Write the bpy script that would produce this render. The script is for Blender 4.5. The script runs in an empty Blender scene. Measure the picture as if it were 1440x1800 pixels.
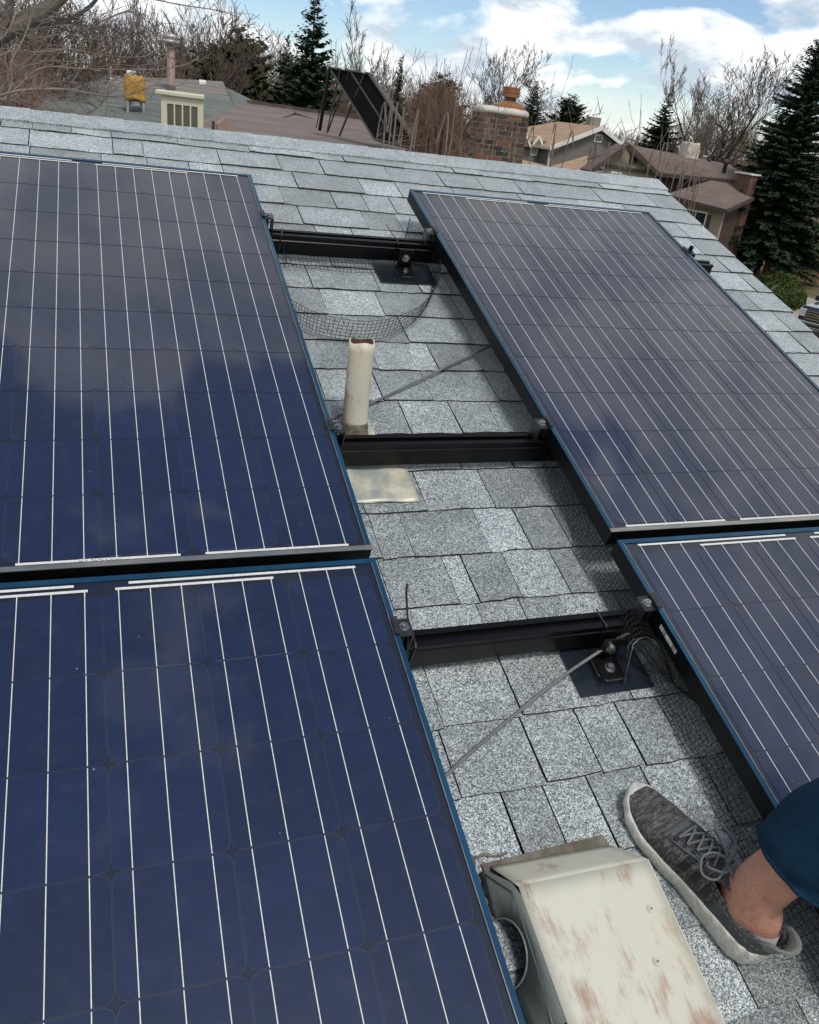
import bpy, math, random
import numpy as np
from mathutils import Matrix, Vector
random.seed(7); rng = np.random.default_rng(7)
scn = bpy.context.scene
COL = scn.collection
# ------------------------------------------------------------------ camera, sky, sun, exposure
SL = math.radians(18.8)                      # roof pitch
RM = Matrix.Rotation(SL, 4, 'X')             # roof frame (u along ridge, v up the slope, n off the roof) -> world
CR = Matrix(((0.93920569, -0.26906142, 0.21330405), (-0.04423351, -0.71087293, -0.70192812), (0.34049385, 0.6498197, -0.67955743)))
CP = Vector((-0.45305887, -2.61279073, 1.15952535))
FOC = 1447.36
cam = bpy.data.cameras.new('camera'); camo = bpy.data.objects.new('camera', cam); COL.objects.link(camo)
cam.sensor_fit = 'VERTICAL'; cam.sensor_height = 36; cam.lens = 36 * FOC / 1800
cam.clip_start = 0.02; cam.clip_end = 3000
rr = CR.transposed()
rot = Matrix(((rr[0][0], -rr[0][1], -rr[0][2]), (rr[1][0], -rr[1][1], -rr[1][2]), (rr[2][0], -rr[2][1], -rr[2][2])))
camo.matrix_world = RM @ (Matrix.Translation(CP) @ rot.to_4x4())
scn.camera = camo
CW = RM @ CP
SUN_EL, SUN_AZ = math.radians(60), math.radians(170)      # azimuth clockwise from +Y
world = bpy.data.worlds.new('World'); scn.world = world; world.use_nodes = True
nt = world.node_tree; nt.nodes.clear()
def N(t, typ, **kw):
    n = t.nodes.new(typ)
    for k, v in kw.items(): setattr(n, k, v)
    return n
def L(t, a, b): t.links.new(a, b)
out = N(nt, 'ShaderNodeOutputWorld')
sky = N(nt, 'ShaderNodeTexSky', sky_type='NISHITA', sun_disc=False)
sky.sun_elevation = SUN_EL; sky.sun_rotation = SUN_AZ; sky.altitude = 1600; sky.air_density = 1.1; sky.dust_density = .5; sky.ozone_density = 3.5
bg1 = N(nt, 'ShaderNodeBackground'); bg1.inputs[1].default_value = 0.095
L(nt, sky.outputs[0], bg1.inputs[0])
tc = N(nt, 'ShaderNodeTexCoord'); sp = N(nt, 'ShaderNodeSeparateXYZ'); L(nt, tc.outputs['Generated'], sp.inputs[0])
st = N(nt, 'ShaderNodeMapping'); st.inputs['Scale'].default_value = (1, 1, 2.3); st.inputs['Location'].default_value = (.3, 8.8, .35); L(nt, tc.outputs['Generated'], st.inputs[0])
n1 = N(nt, 'ShaderNodeTexNoise'); n1.inputs['Scale'].default_value = 4.6; n1.inputs['Detail'].default_value = 10; n1.inputs['Roughness'].default_value = .53; n1.inputs['Distortion'].default_value = .3
L(nt, st.outputs[0], n1.inputs['Vector'])
# clouds bank up towards the horizon and thin out overhead
bk = N(nt, 'ShaderNodeValToRGB'); L(nt, sp.outputs[2], bk.inputs[0]); e_ = bk.color_ramp.elements
for p_, v_ in ((.13, .19), (.33, .36), (.66, .36)): q_ = e_.new(p_); q_.color = (v_, v_, v_, 1)
e_[0].color = (.225, .225, .225, 1); e_[-1].position = .93; e_[-1].color = (.03, .03, .03, 1)
nb_ = N(nt, 'ShaderNodeMath', operation='ADD'); L(nt, n1.outputs[0], nb_.inputs[0]); L(nt, bk.outputs[0], nb_.inputs[1])
nb2 = N(nt, 'ShaderNodeMath', operation='SUBTRACT'); L(nt, nb_.outputs[0], nb2.inputs[0]); nb2.inputs[1].default_value = .15; nb_ = nb2
cr = N(nt, 'ShaderNodeValToRGB'); cr.color_ramp.elements[0].position = .50; cr.color_ramp.elements[1].position = .555; L(nt, nb_.outputs[0], cr.inputs[0])
hz = N(nt, 'ShaderNodeMapRange'); L(nt, sp.outputs[2], hz.inputs[0]); hz.inputs[1].default_value = .0; hz.inputs[2].default_value = .055; hz.inputs[3].default_value = .65; hz.inputs[4].default_value = 0
mx = N(nt, 'ShaderNodeMath', operation='MAXIMUM'); L(nt, cr.outputs[0], mx.inputs[0]); L(nt, hz.outputs[0], mx.inputs[1])
off2 = N(nt, 'ShaderNodeVectorMath', operation='ADD'); L(nt, st.outputs[0], off2.inputs[0]); off2.inputs[1].default_value = (.0, .03, -.09)
n2 = N(nt, 'ShaderNodeTexNoise'); n2.inputs['Scale'].default_value = 9; n2.inputs['Detail'].default_value = 8; n2.inputs['Roughness'].default_value = .6; L(nt, off2.outputs[0], n2.inputs['Vector'])
cc = N(nt, 'ShaderNodeValToRGB'); L(nt, n2.outputs[0], cc.inputs[0])
cc.color_ramp.elements[0].position = .40; cc.color_ramp.elements[0].color = (.47, .55, .63, 1)
cc.color_ramp.elements[1].position = .55; cc.color_ramp.elements[1].color = (.90, .92, .93, 1)
# cloud undersides overhead are greyer than the sunlit banks low down
und = N(nt, 'ShaderNodeMapRange'); L(nt, sp.outputs[2], und.inputs[0]); und.inputs[1].default_value = .2; und.inputs[2].default_value = .6; und.inputs[3].default_value = 1.0; und.inputs[4].default_value = .66
bg2 = N(nt, 'ShaderNodeBackground'); L(nt, und.outputs[0], bg2.inputs[1]); L(nt, cc.outputs[0], bg2.inputs[0])
ms = N(nt, 'ShaderNodeMixShader'); L(nt, mx.outputs[0], ms.inputs[0]); L(nt, bg1.outputs[0], ms.inputs[1]); L(nt, bg2.outputs[0], ms.inputs[2]); L(nt, ms.outputs[0], out.inputs[0])
sun = bpy.data.lights.new('sun', 'SUN'); sun.energy = 2.0; sun.angle = math.radians(16); sun.color = (1, .96, .9)
suno = bpy.data.objects.new('sun', sun); COL.objects.link(suno)
sd = Vector((math.sin(SUN_AZ) * math.cos(SUN_EL), math.cos(SUN_AZ) * math.cos(SUN_EL), math.sin(SUN_EL)))
suno.rotation_euler = sd.to_track_quat('Z', 'Y').to_euler(); suno.location = (0, 0, 20)
scn.view_settings.view_transform = 'Standard'; scn.view_settings.look = 'None'; scn.view_settings.exposure = 0.36; scn.view_settings.gamma = 1
scn.view_settings.use_curve_mapping = False

# ------------------------------------------------------------------ helpers
def dirw(px, py):
    d = Vector(((px - 720) / FOC, (py - 900) / FOC, 1))
    return RM.to_3x3() @ (CR.transposed() @ d)
def at(px, py, D):
    """world point seen at a pixel of the photograph, D metres ahead (world y) of the camera"""
    d = dirw(px, py); return CW + d * (D / d.y)
GZ = -6.5
class MB:
    def __init__(s): s.v = []; s.f = []; s.t = []; s.mi = []; s.dark = set()
    def add(s, vs, fs, tone=1.0, mi=0):
        o = len(s.v); s.v += [tuple(x) for x in vs]; s.f += [tuple(i + o for i in f) for f in fs]
        s.t += [tone] * len(vs); s.mi += [mi] * len(fs); return s
    def box(s, a, b, tone=1.0, mi=0):
        x0, y0, z0 = a; x1, y1, z1 = b
        return s.add([(x0, y0, z0), (x1, y0, z0), (x1, y1, z0), (x0, y1, z0), (x0, y0, z1), (x1, y0, z1), (x1, y1, z1), (x0, y1, z1)],
                     [(3, 2, 1, 0), (4, 5, 6, 7), (0, 1, 5, 4), (1, 2, 6, 5), (2, 3, 7, 6), (3, 0, 4, 7)], tone, mi)
    def hexa(s, p, tone=1.0, mi=0):          # 8 points, bottom 4 then top 4
        return s.add(p, [(3, 2, 1, 0), (4, 5, 6, 7), (0, 1, 5, 4), (1, 2, 6, 5), (2, 3, 7, 6), (3, 0, 4, 7)], tone, mi)
    def slab(s, quad, th, mi=0):             # planar polygon extruded by vector th
        n = len(quad); q = [Vector(x) for x in quad]; th = Vector(th)
        vs = q + [x + th for x in q]
        fs = [tuple(range(n))[::-1], tuple(range(n, 2 * n))] + [(i, (i + 1) % n, n + (i + 1) % n, n + i) for i in range(n)]
        return s.add(vs, fs, mi=mi)
    def tube(s, pts, r, seg=8, cap=True, mi=0):
        pts = [Vector(p) for p in pts]; n = len(pts)
        rs = r if isinstance(r, (list, tuple)) else [r] * n
        vs = []; up = None
        for i, p in enumerate(pts):
            t = (pts[min(i + 1, n - 1)] - pts[max(i - 1, 0)]).normalized()
            if up is None:
                up = Vector((0, 0, 1)) if abs(t.z) < .9 else Vector((1, 0, 0))
            a = t.cross(up).normalized(); b = a.cross(t).normalized(); up = b
            for k in range(seg):
                an = 2 * math.pi * k / seg
                vs.append(p + (a * math.cos(an) + b * math.sin(an)) * rs[i])
        fs = [(i * seg + k, i * seg + (k + 1) % seg, (i + 1) * seg + (k + 1) % seg, (i + 1) * seg + k) for i in range(n - 1) for k in range(seg)]
        if cap: fs += [tuple(range(seg))[::-1], tuple((n - 1) * seg + k for k in range(seg))]
        return s.add(vs, fs, mi=mi)
    def lathe(s, prof, c=(0, 0, 0), seg=16, mi=0):   # prof: (r, z)
        vs = [(c[0] + r * math.cos(2 * math.pi * k / seg), c[1] + r * math.sin(2 * math.pi * k / seg), c[2] + z) for r, z in prof for k in range(seg)]
        fs = [(i * seg + k, i * seg + (k + 1) % seg, (i + 1) * seg + (k + 1) % seg, (i + 1) * seg + k) for i in range(len(prof) - 1) for k in range(seg)]
        fs.append(tuple((len(prof) - 1) * seg + k for k in range(seg)))
        fs.append(tuple(range(seg))[::-1])
        return s.add(vs, fs, mi=mi)
    def build(s, name, mats, parent=None, smooth=False, bevel=0):
        me = bpy.data.meshes.new(name); me.from_pydata(s.v, [], s.f)
        for m in (mats if isinstance(mats, (list, tuple)) else [mats]): me.materials.append(m)
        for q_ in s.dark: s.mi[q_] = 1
        if any(s.mi): me.polygons.foreach_set('material_index', s.mi)
        if True in [getattr(m_, 'name', '') == 'granule_shingle' for m_ in (mats if isinstance(mats, (list, tuple)) else [mats])]:
            a = me.attributes.new('tone', 'FLOAT', 'POINT'); a.data.foreach_set('value', s.t)
        if smooth: me.polygons.foreach_set('use_smooth', [True] * len(me.polygons))
        me.update()
        o = bpy.data.objects.new(name, me); COL.objects.link(o)
        if parent: o.parent = parent
        if bevel:
            b = o.modifiers.new('bevel', 'BEVEL'); b.width = bevel; b.segments = 2; b.limit_method = 'ANGLE'
        return o
def fast_mesh(name, V, F, mat, parent=None, smooth=False):
    """V (n,3) numpy, F (m,k) numpy"""
    me = bpy.data.meshes.new(name); k = F.shape[1]
    me.vertices.add(len(V)); me.vertices.foreach_set('co', V.astype(np.float32).ravel())
    me.loops.add(F.size); me.loops.foreach_set('vertex_index', F.astype(np.int32).ravel())
    me.polygons.add(len(F)); me.polygons.foreach_set('loop_start', np.arange(0, F.size, k, dtype=np.int32)); me.polygons.foreach_set('loop_total', np.full(len(F), k, dtype=np.int32))
    me.materials.append(mat); me.update(calc_edges=True)
    if smooth: me.polygons.foreach_set('use_smooth', [True] * len(F))
    o = bpy.data.objects.new(name, me); COL.objects.link(o)
    if parent: o.parent = parent
    return o
def tag(o, label=None, cat=None, group=None, kind=None):
    if label: o['label'] = label
    if cat: o['category'] = cat
    if group: o['group'] = group
    if kind: o['kind'] = kind
    return o
def empty(name, M, label, cat, group=None):
    o = bpy.data.objects.new(name, None); COL.objects.link(o); o.empty_display_size = .1
    if isinstance(M, (tuple, Vector)): M = Matrix.Translation(M)
    o.matrix_world = M; return tag(o, label, cat, group)
def roofM(u, v, n): return RM @ Matrix.Translation((u, v, n))
def copy_tree(o, M=None, parent=None):
    c = o.copy(); COL.objects.link(c)
    if parent: c.parent = parent
    if M is not None: c.matrix_world = M
    for ch in list(o.children): copy_tree(ch, None, c)
    return c
# ---- materials
def rgb(c): return (c[0], c[1], c[2], 1)
def mat(name, c1, c2=None, scale=20, rough=.6, metal=0, spec=.5, bump=0, bscale=None, coat=0, detail=4, stretch=None, lo=.35, hi=.65, coords='Object'):
    m = bpy.data.materials.new(name); m.use_nodes = True; t = m.node_tree; p = t.nodes['Principled BSDF']
    p.inputs['Base Color'].default_value = rgb(c1); p.inputs['Roughness'].default_value = rough; p.inputs['Metallic'].default_value = metal
    p.inputs['Specular IOR Level'].default_value = spec; p.inputs['Coat Weight'].default_value = coat; p.inputs['Coat Roughness'].default_value = .06
    tc = N(t, 'ShaderNodeTexCoord'); vec = tc.outputs[coords]
    if stretch:
        mp = N(t, 'ShaderNodeMapping'); mp.inputs['Scale'].default_value = stretch; L(t, vec, mp.inputs[0]); vec = mp.outputs[0]
    if c2 is not None:
        n = N(t, 'ShaderNodeTexNoise'); n.inputs['Scale'].default_value = scale; n.inputs['Detail'].default_value = detail; n.inputs['Roughness'].default_value = .6; L(t, vec, n.inputs['Vector'])
        r = N(t, 'ShaderNodeValToRGB'); r.color_ramp.elements[0].position = lo; r.color_ramp.elements[1].position = hi
        r.color_ramp.elements[0].color = rgb(c1); r.color_ramp.elements[1].color = rgb(c2); L(t, n.outputs[0], r.inputs[0]); L(t, r.outputs[0], p.inputs['Base Color'])
        m['r'] = 1
    if bump:
        n = N(t, 'ShaderNodeTexNoise'); n.inputs['Scale'].default_value = bscale or scale * 3; n.inputs['Detail'].default_value = 5; L(t, vec, n.inputs['Vector'])
        b = N(t, 'ShaderNodeBump'); b.inputs['Strength'].default_value = min(1, bump); b.inputs['Distance'].default_value = .01 if bump <= 1 else .05; L(t, n.outputs[0], b.inputs['Height']); L(t, b.outputs[0], p.inputs['Normal'])
    return m
def mixc(t, fac, a, b, mode='MIX'):
    n = N(t, 'ShaderNodeMix', data_type='RGBA', blend_type=mode)
    for i, x in ((0, fac), (6, a), (7, b)):
        if isinstance(x, (int, float)): n.inputs[i].default_value = x
        elif isinstance(x, tuple): n.inputs[i].default_value = rgb(x)
        else: L(t, x, n.inputs[i])
    return n.outputs[2]
def noise(t, vec, scale, detail=3, rough=.55, dist=0):
    n = N(t, 'ShaderNodeTexNoise'); n.inputs['Scale'].default_value = scale; n.inputs['Detail'].default_value = detail; n.inputs['Roughness'].default_value = rough; n.inputs['Distortion'].default_value = dist
    L(t, vec, n.inputs['Vector']); return n.outputs[0]
def ramp(t, fac, stops, const=False):
    r = N(t, 'ShaderNodeValToRGB'); e = r.color_ramp.elements
    if const: r.color_ramp.interpolation = 'CONSTANT'
    while len(e) < len(stops): e.new(.5)
    for i, (pos, c) in enumerate(stops):
        e[i].position = pos; e[i].color = rgb(c) if isinstance(c, tuple) else (c, c, c, 1)
    L(t, fac, r.inputs[0]); return r.outputs[0]
def scaled(t, vec, s):
    mp = N(t, 'ShaderNodeMapping'); mp.inputs['Scale'].default_value = s; L(t, vec, mp.inputs[0]); return mp.outputs[0]

def shingle_material():
    m = bpy.data.materials.new('granule_shingle'); m.use_nodes = True; t = m.node_tree; p = t.nodes['Principled BSDF']
    tc = N(t, 'ShaderNodeTexCoord'); vec = tc.outputs['Object']
    vo = N(t, 'ShaderNodeTexVoronoi'); vo.inputs['Scale'].default_value = 520; L(t, vec, vo.inputs['Vector'])
    sx = N(t, 'ShaderNodeSeparateColor'); L(t, vo.outputs['Color'], sx.inputs[0])
    g = ramp(t, sx.outputs[0], [(0, (.035, .037, .04)), (.24, (.11, .115, .12)), (.47, (.26, .27, .272)), (.72, (.41, .425, .42)), (.92, (.66, .66, .645))])
    g = mixc(t, ramp(t, sx.outputs[2], [(.82, 0.0), (.9, .35)]), g, (.20, .26, .36))
    a = N(t, 'ShaderNodeAttribute'); a.attribute_name = 'tone'
    g = mixc(t, 1.0, g, a.outputs['Fac'], 'MULTIPLY'); g = mixc(t, 1.0, g, (.93, 1.0, 1.0), 'MULTIPLY')
    bl = ramp(t, noise(t, vec, 9, 4), [(.3, .78), (.65, 1.12)])
    g = mixc(t, 1.0, g, bl, 'MULTIPLY')
    fine = ramp(t, noise(t, vec, 70, 3), [(.3, .8), (.6, 1.08)])
    g = mixc(t, 1.0, g, fine, 'MULTIPLY')
    # light rusty tint in places
    g = mixc(t, ramp(t, noise(t, vec, 2.3, 3), [(.6, 0.0), (.72, .22)]), g, mixc(t, 1.0, g, (1.0, .86, .72), 'MULTIPLY'))
    L(t, g, p.inputs['Base Color']); p.inputs['Roughness'].default_value = .5; p.inputs['Specular IOR Level'].default_value = .9
    p.inputs['Sheen Weight'].default_value = .95; p.inputs['Sheen Roughness'].default_value = .35; p.inputs['Sheen Tint'].default_value = (.9, .96, 1, 1)
    b = N(t, 'ShaderNodeBump'); b.inputs['Strength'].default_value = .7; b.inputs['Distance'].default_value = .0015; L(t, sx.outputs[1], b.inputs['Height']); L(t, b.outputs[0], p.inputs['Normal'])
    return m
M_sh = shingle_material()
M_felt_shade = mat('asphalt_and_shadow_line', (.015, .015, .016), (.05, .05, .052), 200, .9)
M_black = mat('black_anodised_metal', (.003, .003, .0035), (.006, .006, .0065), 40, .4, 0, .16)
M_steel = mat('stainless_steel', (.55, .55, .54), (.35, .34, .33), 60, .28, 1)
M_flash = mat('dark_flashing', (.005, .008, .013), (.013, .019, .028), 14, .28, 0, .6, stretch=(1, .2, 1))
M_wire = mat('black_wire', (.012, .012, .012), None, rough=.45)
M_rub = mat('black_rubber', (.01, .01, .01), None, rough=.5)

# ------------------------------------------------------------------ the roof underfoot
RN = -.13
house = empty('shingled_roof', roofM(0, 0, 0), 'grey asphalt shingled roof carrying the solar panels, ridge at the top', 'roof')
dk = MB()
U0, U1, VR, EX = -3.0, 2.02, .70, .137
dk.hexa([(U0, -4.4, RN - .03), (U1 - .02, -4.4, RN - .03), (U1 - .02, VR - .02, RN - .03), (U0, VR - .02, RN - .03), (U0, -4.4, RN - .007), (U1 - .02, -4.4, RN - .007), (U1 - .02, VR - .02, RN - .007), (U0, VR - .02, RN - .007)])
dk.build('roof_deck', M_felt_shade, house)
# far slope, down behind the ridge, and the walls under the eaves
iv = RM.inverted().to_3x3()
def wr(x, y, z): return tuple(iv @ Vector((x, y, z)))
rz = (RM @ Vector((0, VR, RN))).z; ry = (RM @ Vector((0, VR, RN))).y
b = MB(); tn = math.tan(SL)
b.hexa([wr(U0, ry - .02, rz - .05), wr(U1, ry - .02, rz - .05), wr(U1, ry + 4.6, rz - .05 - 4.62 * tn), wr(U0, ry + 4.6, rz - .05 - 4.62 * tn),
        wr(U0, ry - .02, rz - .012), wr(U1, ry - .02, rz - .012), wr(U1, ry + 4.6, rz - .012 - 4.62 * tn), wr(U0, ry + 4.6, rz - .012 - 4.62 * tn)], tone=.95)
b.build('far_roof_slope', M_sh, house)
M_stucco0 = mat('tan_siding', (.36, .31, .25), (.42, .37, .3), 5, .8)
b = MB()
we = U1 - .35; yl = ry - 4.4; yh = ry + 4.2
pr = [wr(we, yl, GZ), wr(we, yh, GZ), wr(we, yh, rz - .2 - 4.2 * tn), wr(we, ry, rz - .2), wr(we, yl, rz - .2 - 4.4 * tn)]
b.slab(pr, wr(-.15, 0, 0)); b.build('gable_wall', M_stucco0, house)
b = MB(); b.hexa([(U1 - .03, -4.4, RN - .14), (U1 - .008, -4.4, RN - .14), (U1 - .008, VR, RN - .14), (U1 - .03, VR, RN - .14), (U1 - .03, -4.4, RN - .012), (U1 - .008, -4.4, RN - .012), (U1 - .008, VR, RN - .012), (U1 - .03, VR, RN - .012)])
b.build('rake_board', mat('rake_paint', (.30, .26, .2), (.34, .3, .24), 6, .6), house)
# joints read off the photograph: course index -> joints along u (course 0's lower edge is v=-.698)
def line_v(k): return -.698 - EX * k
cam_np = np.array(CP); CRn = np.array(CR)
def bp(px, py, n):
    d = CRn.T @ np.array([(px - 720) / FOC, (py - 900) / FOC, 1.]); tt = (n - cam_np[2]) / d[2]; return cam_np + tt * d
def pj(p):
    c = CRn @ (np.array(p) - cam_np); return 720 + FOC * c[0] / c[2], 900 + FOC * c[1] / c[2], c[2]
J = {-2: [(551, 510), (668, 512)], -1: [(579, 559), (677, 557), (812, 558)], 0: [(617, 602), (720, 604), (832, 604)], 1: [(574, 654), (667, 654), (732, 652), (772, 652), (851, 654)],
     2: [(574, 711), (676, 711), (762, 705), (876, 705)], 3: [(640, 767), (725, 767), (814, 765), (882, 761)], 4: [(690, 833), (812, 826), (905, 828)], 5: [(640, 899), (752, 899), (870, 892), (964, 888)],
     6: [(672, 981), (727, 975), (861, 967), (933, 962), (1003, 958)], 7: [(691, 1072), (806, 1059), (840, 1053), (917, 1049), (1001, 1042), (1045, 1040)], 8: [(728, 1130), (861, 1125), (939, 1115), (1010, 1105)],
     9: [(779, 1279), (917, 1257), (1035, 1250)], 10: [(960, 1378), (1060, 1362), (1135, 1348)], 11: [(920, 1506), (1000, 1500), (1086, 1494), (1190, 1480), (1294, 1451)]}
TN = {-2: [1, 1, .95], 1: [.9, .8, 1.1, 1.25, .7, .95], 2: [.8, 1.15, .8, .85, 1.0], 3: [.95, .85, 1.2, .92, .95], 5: [.8, .85, 1.1, .75, .9], 6: [.9, 1.0, .85, 1.3, .8, 1.0], 7: [1.1, .85, 1.2, .75, 1.25, .8, 1.0],
      8: [1.05, 1.2, .95, .85, 1.2], 9: [.95, 1.15, .95, .9], 10: [.95, .98, 1.0, .85], 11: [1.1, .8, 1.2, .9, 1.25, .9]}
def shingle(mb, ua, ub, vb, vt, lift, tone, gap=.0012):
    """one tab: lower edge proud of the course below, ragged and slightly uneven"""
    k = 4; vs = []
    us = [ua + gap + (ub - ua - 2 * gap) * i / k for i in range(k + 1)]
    dv = [random.uniform(-.0022, .0022) for _ in us]; dn = [random.uniform(-.0008, .0016) for _ in us]
    sk = random.uniform(-.001, .001)
    for i, u in enumerate(us):
        vs += [(u, vb + dv[i] + sk * i, RN - .002), (u, vb + dv[i] + sk * i, RN + lift + dn[i]), (u, (vb + vt) / 2, RN + lift * .55 + dn[i] * .4), (u, vt, RN + .0005)]
    vs2 = [(us[0], vt, RN - .006), (us[-1], vt, RN - .006)]
    fs = []
    for i in range(k):
        a = i * 4; c = a + 4
        fs += [(a, c, c + 1, a + 1), (a + 1, c + 1, c + 2, a + 2), (a + 2, c + 2, c + 3, a + 3)]
    n = len(vs); fs += [(0, 1, 2, 3, n), (k * 4 + 3, k * 4 + 2, k * 4 + 1, k * 4, n + 1)]
    mb.add(vs + vs2, fs, tone); mb.f = mb.f
    base_ = len(mb.f) - len(fs)
    for i in range(k): mb.dark.add(base_ + i * 3)  # butt faces dark: the course's shadow line put into their colour
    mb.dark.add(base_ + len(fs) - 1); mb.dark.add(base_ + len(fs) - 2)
    return mb
def hidden(u, v):
    if v < .03 and v > -3.3 and (-1.0 < u < .0 or .62 < u < 1.54): return True
    x, y, z = pj((u, v, RN))
    return not (z > 0 and -60 < x < 1500 and -50 < y < 1860)
stuff = MB(); nparts = 0
k = -10
while line_v(k) > .56: k += 1
for k in range(-9, 27):
    vb = line_v(k); vt = vb + EX + .012
    if vb > .58: continue
    vt = min(vt, VR - .01)
    js = []
    if k in J:
        js = sorted(bp(x, y, RN)[0] for x, y in J[k]); tn_ = TN.get(k, [])
    else: tn_ = []
    cuts = []
    u = U1 - (.0 if k % 2 else .004)
    lo = js[0] if js else 99; hi = js[-1] if js else -99
    cs = []
    if js:
        uu = hi
        right = []
        while True:
            uu += random.choice([.10, .13, .16, .19, .24]) * random.uniform(.9, 1.1)
            if uu > U1 - .07: break
            right.append(uu)
        left = []; uu = lo
        while True:
            uu -= random.choice([.10, .13, .16, .19, .24]) * random.uniform(.9, 1.1)
            if uu < U0 + .05: break
            left.append(uu)
        cs = left[::-1] + js + right; first = len(left)
    else:
        uu = U0; first = 999
        while True:
            uu += random.choice([.10, .13, .16, .19, .24, .28]) * random.uniform(.9, 1.1)
            if uu > U1 - .07: break
            cs.append(uu)
    cs = [U0] + cs + [U1 + random.uniform(-.004, .004)]
    alt = random.random() < .5
    for i in range(len(cs) - 1):
        ti = i - first
        tone = tn_[ti] if 0 <= ti < len(tn_) else random.choice([.74, .86, 1.0, 1.14, 1.3]) * random.uniform(.95, 1.05)
        alt = not alt
        lift = (.0062 if alt else .0042) + random.uniform(-.0006, .0008)
        uc, vc = (cs[i] + cs[i + 1]) / 2, vb + EX / 2
        tight = random.random() < .3
        if hidden(uc, vc) or nparts > 288:
            shingle(stuff, cs[i], cs[i + 1], vb, vt, lift, tone)
        else:
            mb = MB(); shingle(mb, cs[i], cs[i + 1], vb, vt, lift, tone, .0004 if tight else .0016); mb.build('shingle', [M_sh, M_felt_shade], house); nparts += 1
# ridge caps lapped along the ridge
caps = []
u = U1 + .005; i = 0
while u > U0:
    w = .158
    e = .115; lift = .006
    # each cap: saddle over the ridge, exposed butt towards +u end sits over the next one
    mb = MB(); yy = []
    vs = []
    for (uu, hh) in ((u - w - .02, .004), (u, lift + random.uniform(0, .002))):
        for t_ in (-1, -.5, -.08, .08, .5, 1):
            if t_ < 0: p = (uu + random.uniform(-.001, .001), VR + t_ * e + random.uniform(-.002, .002), RN + hh + .004)
            else:
                q = Vector((0, math.cos(-2 * SL), math.sin(-2 * SL))) * (t_ * e); p = (uu, VR + q.y, RN + hh + .004 + q.z)
            vs.append(p)
    low = [(a, b_, c - .011) for a, b_, c in vs]
    vv = vs + low
    fs = [(j, j + 6, j + 7, j + 1) for j in range(5)] + [(12 + j, 12 + j + 1, 12 + j + 7, 12 + j + 6) for j in range(5)]
    fs += [(6 + j, 18 + j, 19 + j, 7 + j) for j in range(5)] + [(0, 12, 18, 6)] + [(j + 1, j + 13, j + 12, j) for j in range(5)]
    mb.add(vv, fs, random.uniform(.9, 1.2))
    if -1.1 < u < 2.2: mb.build('ridge_cap', M_sh, house)
    else: stuff.add(mb.v, mb.f, 1.0)
    u -= w; i += 1
so = stuff.build('shingle_field', [M_sh, M_felt_shade], house); so['kind'] = 'stuff'

# ------------------------------------------------------------------ solar panels
def cell_material():
    m = bpy.data.materials.new('silicon_cell'); m.use_nodes = True; t = m.node_tree; p = t.nodes['Principled BSDF']
    tc = N(t, 'ShaderNodeTexCoord'); vec = tc.outputs['Object']
    sx = N(t, 'ShaderNodeSeparateXYZ'); L(t, vec, sx.inputs[0])
    w = N(t, 'ShaderNodeMath', operation='MULTIPLY'); L(t, sx.outputs[1], w.inputs[0]); w.inputs[1].default_value = 1 / .0021
    fr = N(t, 'ShaderNodeMath', operation='FRACT'); L(t, w.outputs[0], fr.inputs[0])
    line = ramp(t, fr.outputs[0], [(0, 1.0), (.12, 0.0), (.88, 0.0), (1, 1.0)])
    oi = N(t, 'ShaderNodeObjectInfo')
    base = mixc(t, oi.outputs['Random'], (.0022, .0078, .033), (.0038, .0108, .044))
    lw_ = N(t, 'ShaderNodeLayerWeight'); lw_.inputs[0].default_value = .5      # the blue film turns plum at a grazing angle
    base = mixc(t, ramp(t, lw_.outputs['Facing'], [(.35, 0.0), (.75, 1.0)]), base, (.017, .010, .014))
    rv_ = N(t, 'ShaderNodeVectorMath', operation='ADD'); L(t, vec, rv_.inputs[0]); sc_ = N(t, 'ShaderNodeMath', operation='MULTIPLY'); L(t, oi.outputs['Random'], sc_.inputs[0]); sc_.inputs[1].default_value = 37
    cv_ = N(t, 'ShaderNodeCombineXYZ'); L(t, sc_.outputs[0], cv_.inputs[0]); L(t, sc_.outputs[0], cv_.inputs[1]); L(t, cv_.outputs[0], rv_.inputs[1])
    edge = ramp(t, noise(t, rv_.outputs[0], 14, 2), [(.3, .85), (.7, 1.15)])
    base = mixc(t, 1.0, base, edge, 'MULTIPLY')
    base = mixc(t, line, base, (.03, .045, .09))
    dust = ramp(t, noise(t, rv_.outputs[0], 22, 6, .7), [(.5, 0.0), (.95, .06)])
    base = mixc(t, dust, base, (.3, .3, .3))
    vs_ = N(t, 'ShaderNodeTexVoronoi'); vs_.inputs['Scale'].default_value = 17; L(t, rv_.outputs[0], vs_.inputs['Vector'])
    base = mixc(t, ramp(t, vs_.outputs['Distance'], [(.018, .55), (.032, 0.0)]), base, (.35, .35, .34))
    L(t, base, p.inputs['Base Color']); p.inputs['Roughness'].default_value = .45; p.inputs['Specular IOR Level'].default_value = .25
    p.inputs['Coat Weight'].default_value = 1; p.inputs['Coat Roughness'].default_value = .05; p.inputs['Coat IOR'].default_value = 1.5
    return m
M_cell = cell_material()
M_back = mat('dark_backsheet', (.0035, .006, .017), (.005, .008, .021), 30, .5, 0, .3, coat=1)
M_bus = mat('tinned_ribbon', (.66, .66, .62), (.52, .52, .5), 200, .4, 0, .5, coat=1)
M_lip = mat('sky_tinted_frame_lip', (.008, .045, .095), (.014, .085, .16), 9, .3, .5, .6, stretch=(1, .3, 1))  # blue of the reflected sky put into the lip colour
M_lip2 = mat('tarnish_glare_frame_lip', (.22, .25, .26), (.46, .43, .36), 11, .3, .8, .6, stretch=(.4, 2, 1))  # tarnish tone, with grazing sky glare put into the metal colour
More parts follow.
